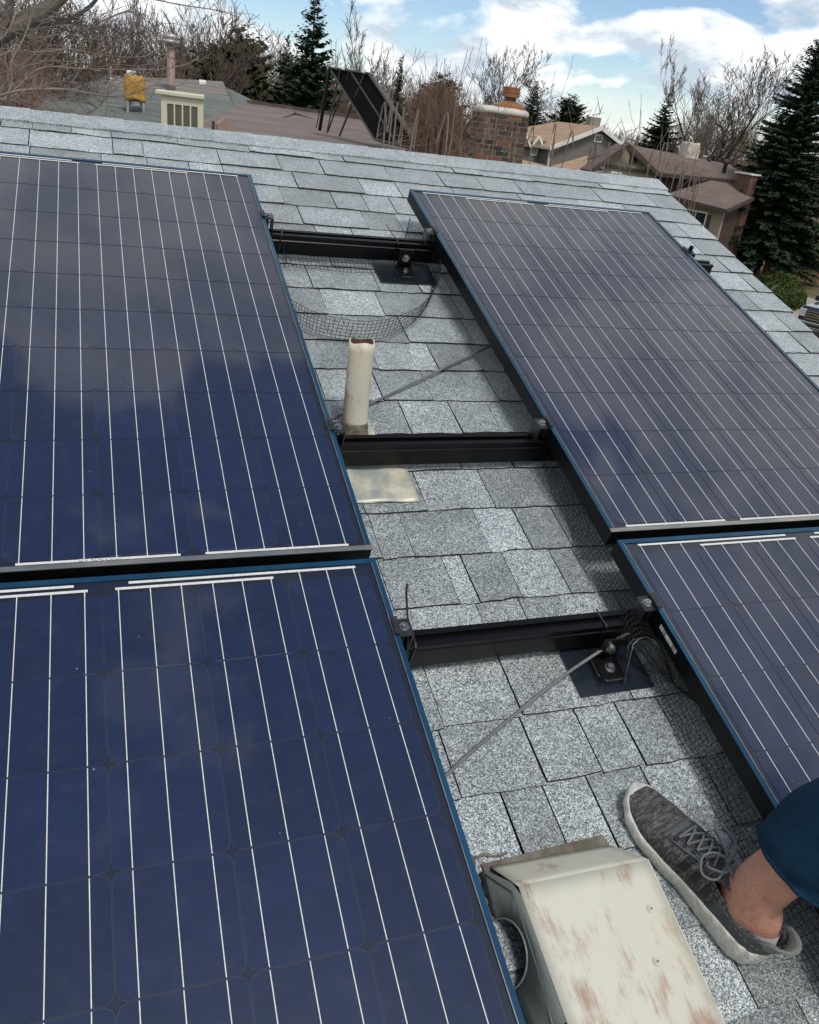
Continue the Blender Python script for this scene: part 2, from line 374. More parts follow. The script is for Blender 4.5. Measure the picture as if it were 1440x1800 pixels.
M_label = mat('white_label', (.62, .62, .58), (.2, .2, .2), 300, .6, lo=.5, hi=.52, stretch=(1, 1, .02))
PW, PL, FH = .992, 1.642, .040
CU0 = .018                                   # side margin
cellmesh = None
def ring(ws, cut):
    h = ws / 2; c = cut
    return [(-h, -h + c), (-h + c * .29, -h + c * .29), (-h + c, -h), (h - c, -h), (h - c * .29, -h + c * .29), (h, -h + c), (h, h - c), (h - c * .29, h - c * .29), (h - c, h), (-h + c, h), (-h + c * .29, h - c * .29), (-h, h - c)]
def make_panel(M, label, top_group):
    global cellmesh
    root = empty('solar_panel', M, label, 'solar panel', 'framed solar panels on the roof')
    # local: x 0..PW to the right, y 0..-PL down the slope, z=0 glass plane (frame lip just above)
    lp = .011
    f = MB()
    z0, z1 = -FH, .0022
    for (x0, x1) in ((0, lp), (PW - lp, PW)):
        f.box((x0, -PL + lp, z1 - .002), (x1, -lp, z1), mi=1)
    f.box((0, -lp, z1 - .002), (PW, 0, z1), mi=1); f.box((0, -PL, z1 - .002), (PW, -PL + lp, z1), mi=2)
    for (x0, x1) in ((.0005, .003), (PW - .003, PW - .0005)): f.box((x0, -PL + .003, z0), (x1, -.003, z1 - .0021))
    for (y0, y1) in ((-.003, -.0005), (-PL + .0005, -PL + .003)): f.box((.0005, y0, z0), (PW - .0005, y1, z1 - .0021))
    for (x0, x1) in ((.0031, .03), (PW - .03, PW - .0031)): f.box((x0, -PL + .003, z0), (x1, -.003, z0 + .002))
    # inner bead, a thin proud line at the lip's inner edge
    for (x0, x1) in ((lp - .0015, lp), (PW - lp, PW - lp + .0015)): f.box((x0, -PL + lp, z1), (x1, -lp, z1 + .0008), mi=2)
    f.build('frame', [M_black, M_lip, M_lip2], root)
    g = MB(); g.box((.004, -PL + .004, -.005), (PW - .004, -.004, 0)); g.build('laminate', M_back, root)
    if cellmesh is None:
        mb = MB(); r = ring(.1555, .0125); n = len(r)
        mb.add([(x, y, 0) for x, y in r] + [(x * .9985, y * .9985, .0005) for x, y in r], [tuple(range(n, 2 * n))] + [(i, (i + 1) % n, n + (i + 1) % n, n + i) for i in range(n)])
        # thin bright outline round each cell
        r1 = ring(.1565, .0129)
        mb.add([(x, y, .0001) for x, y in r1] + [(x, y, .0001) for x, y in ring(.1553, .0125)], [(i, (i + 1) % n, n + (i + 1) % n, n + i) for i in range(n)], mi=1)
        o = mb.build('solar_cell', [M_cell, M_rim], root); cellmesh = o.data; bpy.data.objects.remove(o)
    x0 = (PW - 6 * .158) / 2; yt = -.040
    for c in range(6):
        for r_ in range(10):
            o = bpy.data.objects.new('solar_cell', cellmesh); COL.objects.link(o); o.parent = root
            o.location = (x0 + (c + .5) * .158, yt - (r_ + .5) * .158, .0003)
            if (c + r_) % 2: o.rotation_euler = (0, 0, math.pi)
    bx = [x0 + c * .158 + .079 + d for c in range(6) for d in (-.052, 0, .052)]
    for i, x in enumerate(bx):
        mb = MB(); c = i // 3
        topy = yt + (.021 if c in (0, 5) else .0105)
        for r_ in range(10):
            a = yt - r_ * .158 - .0018; e = yt - (r_ + 1) * .158 + .0018
            mb.box((x - .0007, e, .0009), (x + .0007, a, .0013))
            if r_ < 9: mb.box((x - .0005, e - .0036, .0007), (x + .0005, e, .0010), mi=1)
        mb.box((x - .00085, yt - .0018, .0009), (x + .00085, topy, .0013)); mb.box((x - .00085, yt - 1.588, .0009), (x + .00085, yt - 1.5782, .0013))
        mb.build('busbar', [M_bus, M_rim], root)
    def rib(xa, xb, y): MB().box((xa - .005, y - .0026, .0009), (xb + .005, y + .0026, .00145)).build('ribbon', M_bus, root)
    rib(bx[0], bx[8] - .022, yt + .0225); rib(bx[3], bx[8], yt + .0105)
    rib(bx[9] + .022, bx[17], yt + .0225); rib(bx[9], bx[14], yt + .0105)
    for j in (0, 6, 12): rib(bx[j], bx[j + 5], yt - 1.5862)
    return root
M_rim = mat('cell_outline', (.028, .038, .075), None, rough=.5, coat=1)
VB = -PL - .022 + .042
panA = make_panel(roofM(-.970, .041, 0), 'long dark solar panel at upper left, near the ridge', 1)
panC = make_panel(roofM(-.970, .041 - PL - .024, 0), 'deep blue solar panel filling the lower left of the photo', 1)
panB = make_panel(roofM(.572, .047, 0), 'solar panel at upper right that mirrors the grey clouds', 1)
panD = make_panel(roofM(.573, .047 - PL - .024, 0), 'solar panel at lower right beside the trouser leg, label on its side', 1)
mb = MB(); mb.slab([(-.0006, -.217, -.012), (-.0006, -.217, -.0215), (-.0006, -.283, -.0215), (-.0006, -.283, -.012)], (-.0006, 0, 0)); mb.build('barcode_label', M_label, panD)
mb = MB(); mb.box((PW * .5 - .035, -1.642 + .0125, .0015), (PW * .5 + .035, -1.642 + .0185, .0019)); mb.build('serial_label', M_label, panA)
mb = MB(); mb.box((PW * .5 + .10, -1.642 + .0125, .0015), (PW * .5 + .16, -1.642 + .0175, .0019)); mb.build('serial_label', M_label, panC)
# second neighbours off to the left continue the array
# rails
def rail(v, u0, u1, label):
    root = empty('mounting_rail', roofM(0, v, 0), label, 'rail', 'black mounting rails under the panels')
    mb = MB(); t, b_ = -FH - .001, -.104
    # profile extruded along u: two top lips with a slot, a shoulder and a flat web
    prof = [(-.019, b_), (.019, b_), (.019, -.060), (.0165, -.058), (.0165, -.051), (.019, -.049), (.019, t), (.007, t), (.007, t - .009), (-.007, t - .009), (-.007, t), (-.019, t), (-.019, -.049), (-.0165, -.051), (-.0165, -.058), (-.019, -.060)]
    n = len(prof)
    mb.add([(u0, y, z) for y, z in prof] + [(u1, y, z) for y, z in prof], [(i, n + i, n + (i + 1) % n, (i + 1) % n) for i in range(n)] + [tuple(range(n)), tuple(range(2 * n - 1, n - 1, -1))])
    mb.build('rail_body', M_rail, root)
    return root
M_rail = mat('black_rail', (.002, .002, .0024), (.004, .004, .0045), 50, .3, 0, .22, stretch=(.02, 1, 1))
rail(-.250, -2.2, 1.70, 'black rail crossing the gap nearest the ridge')
rail(-1.228, -2.2, 1.6, 'black rail crossing the gap just below the rusty vent pipe')
rail(-1.790, -2.2, 1.6, 'black rail crossing the gap between the two lower panels')
rail(-2.95, -2.2, -.0, 'black rail under the bottom of the blue lower left panel')
def zbolt(mb, x, y, z, r=.0065, h=.007, mi=0):
    mb.lathe([(r * 1.5, 0), (r * 1.5, .0015), (r, .0016), (r, h), (r * .55, h), (r * .5, h - .003)], (x, y, z), 6 if 0 else 12, mi)
def clamp(u, v, side, label):
    """end clamp standing on the rail and hooking over the panel edge; side=+1 panel lies to the right"""
    root = empty('end_clamp', roofM(u, v, 0), label, 'clamp', 'end clamps holding the panel edges')
    s = side; mb = MB(); w = .019
    def bx_(x0, x1, z0, z1): mb.box((min(s * x0, s * x1), -w, z0), (max(s * x0, s * x1), w, z1))
    bx_(-.028, -.025, -.045, -.004)            # outer leg
    bx_(-.028, -.001, -.0039, -.0009)             # top plate
    bx_(-.0022, .0, -.0009, .0058)            # riser
    bx_(-.0022, .009, .0059, .0085)            # hook over the frame
    bx_(-.010, -.008, -.03, -.004)
    mb.build('clamp_body', M_clamp, root)
    m2 = MB(); zbolt(m2, s * -.014, 0, -.0009); m2.build('bolt', M_steel, root)
    m2 = MB(); m2.tube([(s * -.014, 0, -.045), (s * -.014, 0, -.004)], .003, 6); m2.build('bolt_shank', M_steel, root)
M_clamp = mat('clamp_aluminium', (.02, .022, .025), (.05, .055, .06), 80, .38, .5, .6)
clamp(.022, -.232, -1, 'end clamp on the left panel at the rail nearest the ridge')
clamp(.022, -1.228, -1, 'end clamp beside the foot of the rusty vent pipe')
clamp(.022, -1.790, -1, 'end clamp on the blue panel beside the upright black tie')
clamp(.572, -.250, 1, 'end clamp above the upper flashing on the right panel')
clamp(.572, -1.222, 1, 'end clamp on the right panel at the middle rail')
clamp(.572, -1.790, 1, 'end clamp on the lower right panel above the wire mesh loop')
# far side bracket of panel B
root = empty('end_clamp', roofM(1.566, -.250, 0), 'end clamp on the far right edge of the cloudy panel', 'clamp', 'end clamps holding the panel edges')
mb = MB(); mb.box((.0, -.02, -.004), (.03, .02, -.001)); mb.box((.027, -.02, -.045), (.03, .02, -.004)); mb.box((-.01, -.02, .004), (.002, .02, .007)); mb.build('clamp_body', M_clamp, root)
m2 = MB(); zbolt(m2, .014, 0, -.001, .008, .02); m2.build('bolt', M_black, root)
def foot(u, v, w, label, hgt):
    """L-foot on a block, bolted to a square flashing slipped under the shingles"""
    root = empty('roof_mount', roofM(u, v, RN), label, 'bracket', 'roof mounts on dark flashings')
    mb = MB(); mb.box((-w * .47, -.050, .0085), (w * .53, .085, .0098)); mb.build('flashing', M_flash, root, bevel=.0005)
    mb = MB()
    mb.add([(-.030, -.012, .0099), (-.016, -.030, .0099), (.026, -.030, .0099), (.030, -.012, .0099), (.030, .032, .0099), (-.030, .032, .0099)] + [(-.030, -.012, .021), (-.016, -.030, .021), (.026, -.030, .021), (.030, -.012, .021), (.030, .032, .021), (-.030, .032, .021)],
           [(5, 4, 3, 2, 1, 0), (6, 7, 8, 9, 10, 11)] + [(i, (i + 1) % 6, 6 + (i + 1) % 6, 6 + i) for i in range(6)])
    mb.build('base_block', M_clamp, root, bevel=.0012)
    mb = MB(); mb.box((-.026, -.026, .0211), (.026, .030, .0255)); mb.box((-.024, .022, .0256), (.024, .0265, .085)); mb.build('l_bracket', M_black, root, bevel=.0008)
    m2 = MB(); zbolt(m2, 0, -.004, .0256, .0075, .009); m2.build('bolt', M_steel, root)
    m2 = MB(); m2.tube([(0, .0220, .058), (0, .0120, .058)], .0085, 6); m2.tube([(0, .0225, .058), (0, .0195, .058)], .012, 12); m2.build('nut', M_steel, root)
    return root
foot(.475, -.325, .195, 'black L-shaped roof mount under the rail nearest the ridge', .1)
foot(.478, -1.862, .172, 'black L-shaped roof mount below the lowest rail, cable passing over it', .1)
mb = MB(); 

# ------------------------------------------------------------------ wire mesh guards
def wires(name, P, nu, nv, r, label, cat, group=None, M=None, jig=0.0):
    """P(i,j)->point; builds nu+1 cross wires and nv+1 long wires as thin 3-sided tubes"""
    segs = []
    G = np.array([[P(i, j) for j in range(nv + 1)] for i in range(nu + 1)], float)
    G += rng.normal(0, jig, G.shape)
    a = G[:-1, :].reshape(-1, 3); b_ = G[1:, :].reshape(-1, 3); c = G[:, :-1].reshape(-1, 3); d = G[:, 1:].reshape(-1, 3)
    p0 = np.vstack([a, c]); p1 = np.vstack([b_, d])
    V, F = prisms(p0, p1, np.full(len(p0), r), np.full(len(p0), r))
    root = empty(name, M or roofM(0, 0, 0), label, cat, group)
    fast_mesh('wire_grid', V, F, M_wire, root)
    return root, G
def prisms(p0, p1, r0, r1, k=3):
    d = p1 - p0; ln = np.linalg.norm(d, axis=1, keepdims=True); d = d / np.maximum(ln, 1e-9)
    up = np.tile([0., 0., 1.], (len(d), 1)); up[np.abs(d[:, 2]) > .9] = [1., 0., 0.]
    a = np.cross(d, up); a /= np.linalg.norm(a, axis=1, keepdims=True); b_ = np.cross(a, d)
    V = np.zeros((len(d), 2 * k, 3))
    for i in range(k):
        an = 2 * math.pi * i / k; o = a * math.cos(an) + b_ * math.sin(an)
        V[:, i] = p0 + o * r0[:, None]; V[:, k + i] = p1 + o * r1[:, None]
    base = (np.arange(len(d)) * 2 * k)[:, None, None]
    F = np.array([[i, (i + 1) % k, k + (i + 1) % k, k + i] for i in range(k)])[None] + base
    return V.reshape(-1, 3), F.reshape(-1, 4)
def spline(pts, s):
    """point at parameter s (0..1) of a Catmull-Rom chain"""
    n = len(pts) - 1; x = min(max(s, 0), .99999) * n; i = int(x); f = x - i
    p = [Vector(pts[min(max(i + q, 0), n)]) for q in (-1, 0, 1, 2)]
    return .5 * ((2 * p[1]) + (p[2] - p[0]) * f + (2 * p[0] - 5 * p[1] + 4 * p[2] - p[3]) * f * f + (3 * p[1] - p[0] - 3 * p[2] + p[3]) * f ** 3)
arc = [(.00, -.50, 0), (.028, -.565, 0), (.066, -.640, 0), (.14, -.690, 0), (.25, -.704, 0), (.365, -.655, 0), (.462, -.560, 0), (.530, -.440, 0), (.562, -.345, 0), (.570, -.265, 0)]
WR_ = .0008
def Parc(i, j):
    p = spline(arc, i / 78) + Vector((0, -.012, 0)); h = j / 6
    lean = Vector((p.x - .29, p.y + .40, 0)); lean = lean.normalized() * (.010 * h)
    return (p.x + lean.x, p.y + lean.y + .012 * (1 - h), RN + .010 + .078 * h)
rt, G = wires('wire_mesh', Parc, 78, 6, .00085, 'loose strip of black wire mesh curling in an arc above the vent pipe', 'wire mesh', 'black wire mesh critter guards', jig=.0007)
mb = MB(); mb.tube([tuple(G[i, 6]) for i in range(50, 79)], .0012, 5); mb.build('edge_wire', M_clamp, rt)
def Ptop(i, j): return (-.02 + i * .0127, -.262 - j * .0125 - .004 * math.sin(i * .3), RN + .030 - j * .0035 + .003 * math.sin(i * .21))
wires('wire_mesh', Ptop, 46, 5, .0008, 'short band of black wire mesh hanging below the rail nearest the ridge', 'wire mesh', 'black wire mesh critter guards', jig=.0006)
edge = [(.585, -1.14, 0), (.590, -1.30, 0), (.575, -1.42, 0), (.562, -1.54, 0), (.556, -1.66, 0), (.566, -1.76, 0)]
def Pmid(i, j):
    p = spline(edge, i / 50); h = j / 9
    return (p.x + .016 * h + .006 * math.sin(i * .35) * (1 - h), p.y, RN + .008 + (.085) * h - .01 * math.sin(h * 3))
wires('wire_mesh', Pmid, 50, 9, .0006, 'black wire mesh skirting the right panel between the two lower rails', 'wire mesh', 'black wire mesh critter guards', jig=.0008)
edge2 = [(.600, -1.86, 0), (.592, -2.0, 0), (.588, -2.2, 0), (.592, -2.45, 0), (.60, -2.75, 0), (.60, -3.0, 0)]
def Plow(i, j):
    p = spline(edge2, i / 90); h = j / 9
    return (p.x - .032 * (1 - h) ** 1.5 + .002 * math.sin(i * .5), p.y, RN + .007 + .085 * h ** 1.4)
wires('wire_mesh', Plow, 90, 9, .0006, 'black wire mesh under the edge of the lower right panel, beside the shoe', 'wire mesh', 'black wire mesh critter guards', jig=.0008)
def Pup(i, j): return (.558 - .012 * math.sin(i * .4), -.05 - i * .0127, RN + .010 + j * .0127)
wires('wire_mesh', Pup, 16, 6, .0006, 'crumpled end of black wire mesh by the top clamp of the right panel', 'wire mesh', 'black wire mesh critter guards', jig=.0012)
# rolled end of mesh by the lower mount
loop = [(.500, -1.900, RN + .012), (.500, -1.880, RN + .062), (.512, -1.856, RN + .092), (.540, -1.850, RN + .098), (.572, -1.868, RN + .080), (.590, -1.905, RN + .050), (.600, -1.96, RN + .018)]
def Ploop(i, j):
    p = spline(loop, i / 26); return (p.x + j * .0022, p.y + j * .0125, p.z)
rt, G = wires('wire_mesh', Ploop, 26, 7, .0006, 'rolled end of black wire mesh arching beside the lower roof mount', 'wire mesh', 'black wire mesh critter guards', jig=.0006)
mb = MB(); mb.tube([tuple(G[i, 0]) for i in range(27)], .0011, 5); mb.build('edge_wire', M_steel, rt)

# ------------------------------------------------------------------ cables, ties
M_cable = mat('grey_cable', (.11, .12, .125), (.15, .16, .165), 30, .45, 0, .5)
def cable(pts, r, name, label, cat, m, group=None):
    q = [tuple(spline(pts, i / 40)) for i in range(41)]
    root = empty(name, roofM(*pts[0]), label, cat, group)
    o = Vector(pts[0]); mb = MB(); mb.tube([Vector(p) - o for p in q], r, 8); mb.build('cable_sheath', m, root, True); return root
cable([(.04, -1.075, RN + .012), (.10, -1.045, RN + .014), (.19, -.998, RN + .015), (.33, -.915, RN + .018), (.48, -.822, RN + .018), (.64, -.725, RN + .02), (.75, -.66, RN + .02)], .0034, 'grey_cable', 'thin grey cable running on the shingles behind the rusty vent pipe', 'cable', M_cable)
cable([(-.04, -2.10, RN + .014), (.08, -2.022, RN + .014), (.20, -1.955, RN + .016), (.34, -1.885, RN + .030), (.45, -1.842, RN + .050), (.53, -1.81, RN + .055), (.62, -1.78, RN + .05)], .0036, 'grey_cable', 'grey cable crossing the shingles below the lowest rail to the roof mount', 'cable', M_cable)
for i in range(3):
    o = .012 * i
    cable([(.50 + .004 * i, -1.858 - .004 * i, RN + .075 - o), (.515, -1.846, RN + .088 - o), (.540, -1.852, RN + .085 - o), (.566, -1.885, RN + .060 - o * .8), (.598, -1.93, RN + .034), (.640, -1.97, RN + .020 + .003 * i)], .0022, 'black_lead', 'thin black cable looping down beside the lower roof mount', 'cable', M_rub, 'bundle of black cables by the lower roof mount')
M_tie = mat('black_nylon', (.008, .008, .008), None, rough=.4)
def tie(pts, label):
    root = empty('cable_tie', roofM(*pts[0]), label, 'cable tie', 'black cable ties on the rails'); o = Vector(pts[0])
    mb = MB(); q = [Vector(spline(pts, i / 14)) - o for i in range(15)]
    for a, c in zip(q[:-1], q[1:]):
        mb.hexa([a + Vector((-.0019, 0, 0)), a + Vector((.0019, 0, 0)), a + Vector((.0019, -.0012, 0)), a + Vector((-.0019, -.0012, 0)), c + Vector((-.0019, 0, 0)), c + Vector((.0019, 0, 0)), c + Vector((.0019, -.0012, 0)), c + Vector((-.0019, -.0012, 0))])
    mb.build('strap', M_tie, root)
tie([(.046, -1.812, -.107), (.0452, -1.8115, -.06), (.0445, -1.8105, -.036), (.044, -1.798, -.012), (.041, -1.768, .028), (.038, -1.752, .055), (.040, -1.744, .066)], 'black cable tie standing upright beside the clamp on the blue panel')
tie([(.070, -.271, -.109), (.072, -.2715, -.06), (.074, -.270, -.039), (.078, -.250, -.0385), (.078, -.231, -.039)], 'black cable tie round the left end of the top rail')
tie([(.083, -.272, -.06), (.086, -.275, -.09), (.094, -.29, -.118)], 'loose tail of a black cable tie under the top rail')
tie([(.452, -.271, -.109), (.452, -.2715, -.06), (.453, -.270, -.039), (.452, -.250, -.0385), (.440, -.225, -.03), (.425, -.195, -.015)], 'black cable tie round the top rail above the roof mount')
tie([(.470, -1.811, -.109), (.470, -1.8115, -.06), (.470, -1.809, -.0385), (.468, -1.79, -.038), (.463, -1.768, -.033)], 'black cable tie round the lowest rail above the roof mount')
tie([(.060, -1.811, -.106), (.061, -1.8105, -.05), (.063, -1.803, -.039), (.064, -1.77, -.039)], 'black cable tie wrapped on the left end of the lowest rail')

# ------------------------------------------------------------------ vent pipe
def painted_metal(name, paint, rust, seed, amt=(.52, .6), streak=(3, 60, 60), paint2=None, bare=None, sc=1.0):
    m = bpy.data.materials.new(name); m.use_nodes = True; t = m.node_tree; p = t.nodes['Principled BSDF']
    tc = N(t, 'ShaderNodeTexCoord'); of = N(t, 'ShaderNodeVectorMath', operation='ADD'); L(t, tc.outputs['Object'], of.inputs[0]); of.inputs[1].default_value = (seed, seed * .7, 0)
    vec = of.outputs[0]
    big = noise(t, scaled(t, vec, (sc, sc * .55, sc)), 13, 4, .6)
    fine = noise(t, scaled(t, vec, streak), 3.0, 5, .7)
    a = N(t, 'ShaderNodeMath', operation='MULTIPLY'); L(t, fine, a.inputs[0]); a.inputs[1].default_value = .42
    s = N(t, 'ShaderNodeMath', operation='ADD'); L(t, big, s.inputs[0]); L(t, a.outputs[0], s.inputs[1])
    f = N(t, 'ShaderNodeMapRange'); L(t, s.outputs[0], f.inputs[0]); f.inputs[1].default_value = amt[0] + .21; f.inputs[2].default_value = amt[1] + .21
    base = mixc(t, ramp(t, noise(t, vec, 6, 3), [(.35, 0.0), (.65, 1.0)]), paint, paint2 or tuple(c * .93 for c in paint))
    soft = N(t, 'ShaderNodeMapRange'); L(t, big, soft.inputs[0]); soft.inputs[1].default_value = amt[0] - .05; soft.inputs[2].default_value = amt[1] + .05; soft.inputs[4].default_value = .35
    base = mixc(t, soft.outputs[0], base, tuple(.5 * (c + d) for c, d in zip(paint, rust)))
    c = mixc(t, f.outputs[0], base, mixc(t, fine, rust, tuple(min(1, x * 1.5) for x in rust)))
    L(t, c, p.inputs['Base Color']); p.inputs['Roughness'].default_value = .5
    b = N(t, 'ShaderNodeBump'); b.inputs['Strength'].default_value = .25; b.inputs['Distance'].default_value = .002; L(t, s.outputs[0], b.inputs['Height']); L(t, b.outputs[0], p.inputs['Normal'])
    return m
M_pipe = painted_metal('chalky_cream_paint', (.54, .49, .38), (.34, .20, .13), 3.1, (.53, .66), (60, 60, 4), (.52, .50, .43), sc=1.3)
M_hood = painted_metal('weathered_cream_paint', (.53, .50, .40), (.26, .17, .12), 2.4, (.55, .70), (95, 4.5, 95), (.53, .52, .44), sc=1.3)
M_hoodside = mat('grey_green_side', (.16, .185, .175), (.19, .215, .2), 10, .45, 0, .4)  # left side, seam and rim: darker and greener than the cream cover
M_tar = mat('roof_tar', (.10, .085, .06), (.19, .165, .125), 40, .75, 0, .3, bump=.6, bscale=60)
M_flpaint = mat('stained_flashing', (.30, .33, .31), (.56, .52, .40), 16, .4, .15, .5, bump=.15, bscale=20, lo=.4, hi=.6)
up = RM.inverted().to_3x3() @ Vector((0, 0, 1))
root = empty('vent_pipe', RM @ Matrix.Translation((.121, -1.112, RN)) @ RM.inverted(), 'upright cream vent pipe streaked with rust, open at its top', 'vent pipe')
# in this thing local z is world up
mb = MB(); seg = 28; R0 = .0305; H = .242
vs = []; prof = [(R0 + .0012, 0.0), (R0 + .0012, .045), (R0, .05), (R0, .10), (R0, .16), (R0, .22), (R0, H), (R0 - .003, H), (R0 - .003, H - .06), (R0 - .003, H - .2)]
for ri, z in prof:
    for k in range(seg):
        an = 2 * math.pi * k / seg; w = .0022 * math.sin(2 * an + .4) * max(0, z / H) if z > .1 else 0
        dz = .003 * math.sin(3 * an) if z >= H - .001 else 0
        vs.append(((ri + w) * math.cos(an), (ri - w) * math.sin(an), z + dz))
fs = [(i * seg + k, i * seg + (k + 1) % seg, (i + 1) * seg + (k + 1) % seg, (i + 1) * seg + k) for i in range(len(prof) - 1) for k in range(seg)]
mb.add(vs, fs); mb.mi = [0] * len(mb.mi)
for q_ in range(7 * seg, 9 * seg): mb.dark.add(q_)
mb.build('pipe', [M_pipe, mat('rusty_bore', (.035, .018, .012), (.07, .035, .022), 60, .9)], root, True)
mb = MB(); mb.lathe([(R0 + .009, -.02), (R0 + .006, .012), (R0 + .0035, .022), (R0 + .004, .030), (R0 + .002, .036), (R0 + .0011, .044)], (0, 0, 0), 24); mb.build('sealant_collar', M_tar, root, True)
def flp(u, v, n): return tuple(RM.to_3x3() @ (Vector((u, v, n)) - Vector((.121, -1.112, RN))))
mb = MB()
nx, ny = 14, 10
def flz(i, j): return RN + .0105 + .0018 * math.sin(i * .9 + j * .5) + .0012 * math.sin(j * 1.7)
vs = [flp(.02 + (.203) * i / nx, -1.352 + .125 * j / ny + (-.004 * (i / nx)), flz(i, j)) for j in range(ny + 1) for i in range(nx + 1)]
mb.add(vs, [(j * (nx + 1) + i, j * (nx + 1) + i + 1, (j + 1) * (nx + 1) + i + 1, (j + 1) * (nx + 1) + i) for j in range(ny) for i in range(nx)])
vs = [flp(.03 + (.14) * i / nx, -1.262 + .20 * j / ny, RN + .0125) for j in range(ny + 1) for i in range(nx + 1)]
fo = mb.build('flashing', M_flpaint, root, True)
sm = fo.modifiers.new('solid', 'SOLIDIFY'); sm.thickness = .0012
mb = MB(); mb.slab([flp(.05, -1.24, RN + .0105), flp(.182, -1.245, RN + .0105), flp(.172, -1.06, RN + .0085), flp(.05, -1.06, RN + .0085)], RM.to_3x3() @ Vector((0, 0, .0015))); mb.build('upper_flashing', M_flpaint, root)

# ------------------------------------------------------------------ hood vent
root = empty('exhaust_hood', roofM(.1, -2.19, RN), 'boxy cream exhaust hood with worn paint and a round opening in its grey side', 'vent hood')
def hp(u, v, n): return (u - .1, v + 2.19, n - RN)
mb = MB()
TL, TR, FV, BV = .100, .330, -2.252, -2.78
HT = -.047
A0, B0 = hp(.096, -2.190, RN + .012), hp(.318, -2.196, RN + .012)
A1, B1 = hp(TL, FV + .002, HT), hp(TR, FV - .002, HT + .001)
A2, B2 = hp(TL, BV, HT + .004), hp(TR, BV, HT + .004)
def gridface(P00, P10, P01, P11, nx, ny, amp):
    P00, P10, P01, P11 = map(Vector, (P00, P10, P01, P11)); nrm = (P10 - P00).cross(P01 - P00).normalized(); vs = []
    for j in range(ny + 1):
        for i in range(nx + 1):
            a, c = i / nx, j / ny; p = P00 * (1 - a) * (1 - c) + P10 * a * (1 - c) + P01 * (1 - a) * c + P11 * a * c
            vs.append(p + nrm * amp * math.sin(a * 3.1416) * math.sin(c * 3.1416) * (1 + .5 * math.sin(5 * a + 3 * c)))
    return vs, [(j * (nx + 1) + i, j * (nx + 1) + i + 1, (j + 1) * (nx + 1) + i + 1, (j + 1) * (nx + 1) + i) for j in range(ny) for i in range(nx)]
v_, f_ = gridface(A1, A2, B1, B2, 20, 10, .002); mb.add(v_, f_)
v_, f_ = gridface(A0, A1, B0, B1, 5, 10, .0012); mb.add(v_, f_)
top = mb.build('top_cover', M_hood, root, True)
s_ = top.modifiers.new('solid', 'SOLIDIFY'); s_.thickness = .0015; s_.offset = -1
# right side wall
mb = MB(); Z0 = RN + .006
mb.add([hp(.318, -2.196, Z0), hp(.345, FV, Z0), hp(.352, BV, Z0), B2, B1, B0], [(0, 1, 2, 3, 4, 5)])
mb.build('right_side', M_hood, root).modifiers.new('solid', 'SOLIDIFY').thickness = .0012
# left side wall with an arched opening: ring of points round the arch joined to the outline
mb = MB()
def side(v, n):   # flares out towards the roof
    return hp(TL - .026 * ((HT - n) / (HT - RN)) ** 1.3 - .0, v, n)
cv, cn, ra, rb = -2.317, RN + .004, .048, .050
arch = [(cv + ra * math.cos(a), cn + rb * math.sin(a)) for a in [math.pi * i / 16 for i in range(17)]]
def outline(a):   # point on the outer boundary in the direction a from the arch centre
    top_ = HT - .0005; vmax, vmin = -2.196, BV
    ca, sa = math.cos(a), math.sin(a)
    best = 9
    if ca > 1e-6: best = min(best, (vmax - cv) / ca)
    if ca < -1e-6: best = min(best, (cv - .12 - cv) / ca * 1.0)
    if sa > 1e-6: best = min(best, (top_ - cn) / sa)
    v, n = cv + best * ca, cn + best * sa
    if v > FV: n = min(n, HT - (v - FV) / (.062) * (HT - RN - .012))
    return v, n
ov = [outline(math.pi * i / 16) for i in range(17)]
vs = [side(v, max(n, RN + .004)) for v, n in arch] + [side(v, max(n, RN + .004)) for v, n in ov]
fs = [(i, i + 1, 18 + i, 17 + i) for i in range(16)]
mb.add(vs, fs)
e0 = [side(cv - .12, RN + .004 + (HT - RN - .0045) * i / 6) for i in range(7)]; e1 = [side(BV, RN + .004 + (HT - RN - .0045) * i / 6) for i in range(7)]
mb.add(e0 + e1, [(i, 7 + i, 8 + i, i + 1) for i in range(6)])
mb.add([ (Vector(x) + Vector((.055, 0, 0))) for x in vs[:17]] + vs[:17], [(i, i + 1, 18 + i, 17 + i) for i in range(16)], mi=1)
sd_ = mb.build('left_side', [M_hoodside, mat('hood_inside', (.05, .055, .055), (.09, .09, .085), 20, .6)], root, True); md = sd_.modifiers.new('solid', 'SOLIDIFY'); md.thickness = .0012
mb = MB(); mb.slab([side(-2.20, RN + .018), side(FV, HT - .018), side(FV, HT - .0165), side(-2.20, RN + .0195)], (-.0015, 0, 0)); mb.tube([side(FV + .001, HT - .018), side(-2.36, HT - .022), side(-2.50, HT - .040), side(-2.7, HT - .05)], .0013, 6); mb.build('folded_seam', M_hoodside, root)
mb = MB(); mb.tube([(Vector(side(v, n)) + Vector((-.001, 0, 0))) for v, n in arch], .0016, 6); mb.build('opening_rim', M_hoodside, root)
mb = MB(); mb.slab([hp(.058, -2.181, RN + .0075), hp(.058, -2.62, RN + .0075), hp(.40, -2.62, RN + .0075), hp(.345, -2.27, RN + .0075), hp(.318, -2.166, RN + .0075)][::-1], (0, 0, .0022)) if 0 else None
mb = MB(); mb.slab([hp(.085, -2.197, RN + .007), hp(.322, -2.200, RN + .007), hp(.316, -2.176, RN + .006), hp(.084, -2.183, RN + .006)], (0, 0, .003)); mb.build('flange', M_tar, root, bevel=.001)
mb = MB(); pts = []
for i in range(22): a = i / 21; pts.append(hp(.070 + .015 * math.sin(i) * .3, -2.17 - a * .10, RN + .006))
mb.tube(pts, [.0032 + .001 * math.sin(i * 1.3) for i in range(22)], 6)
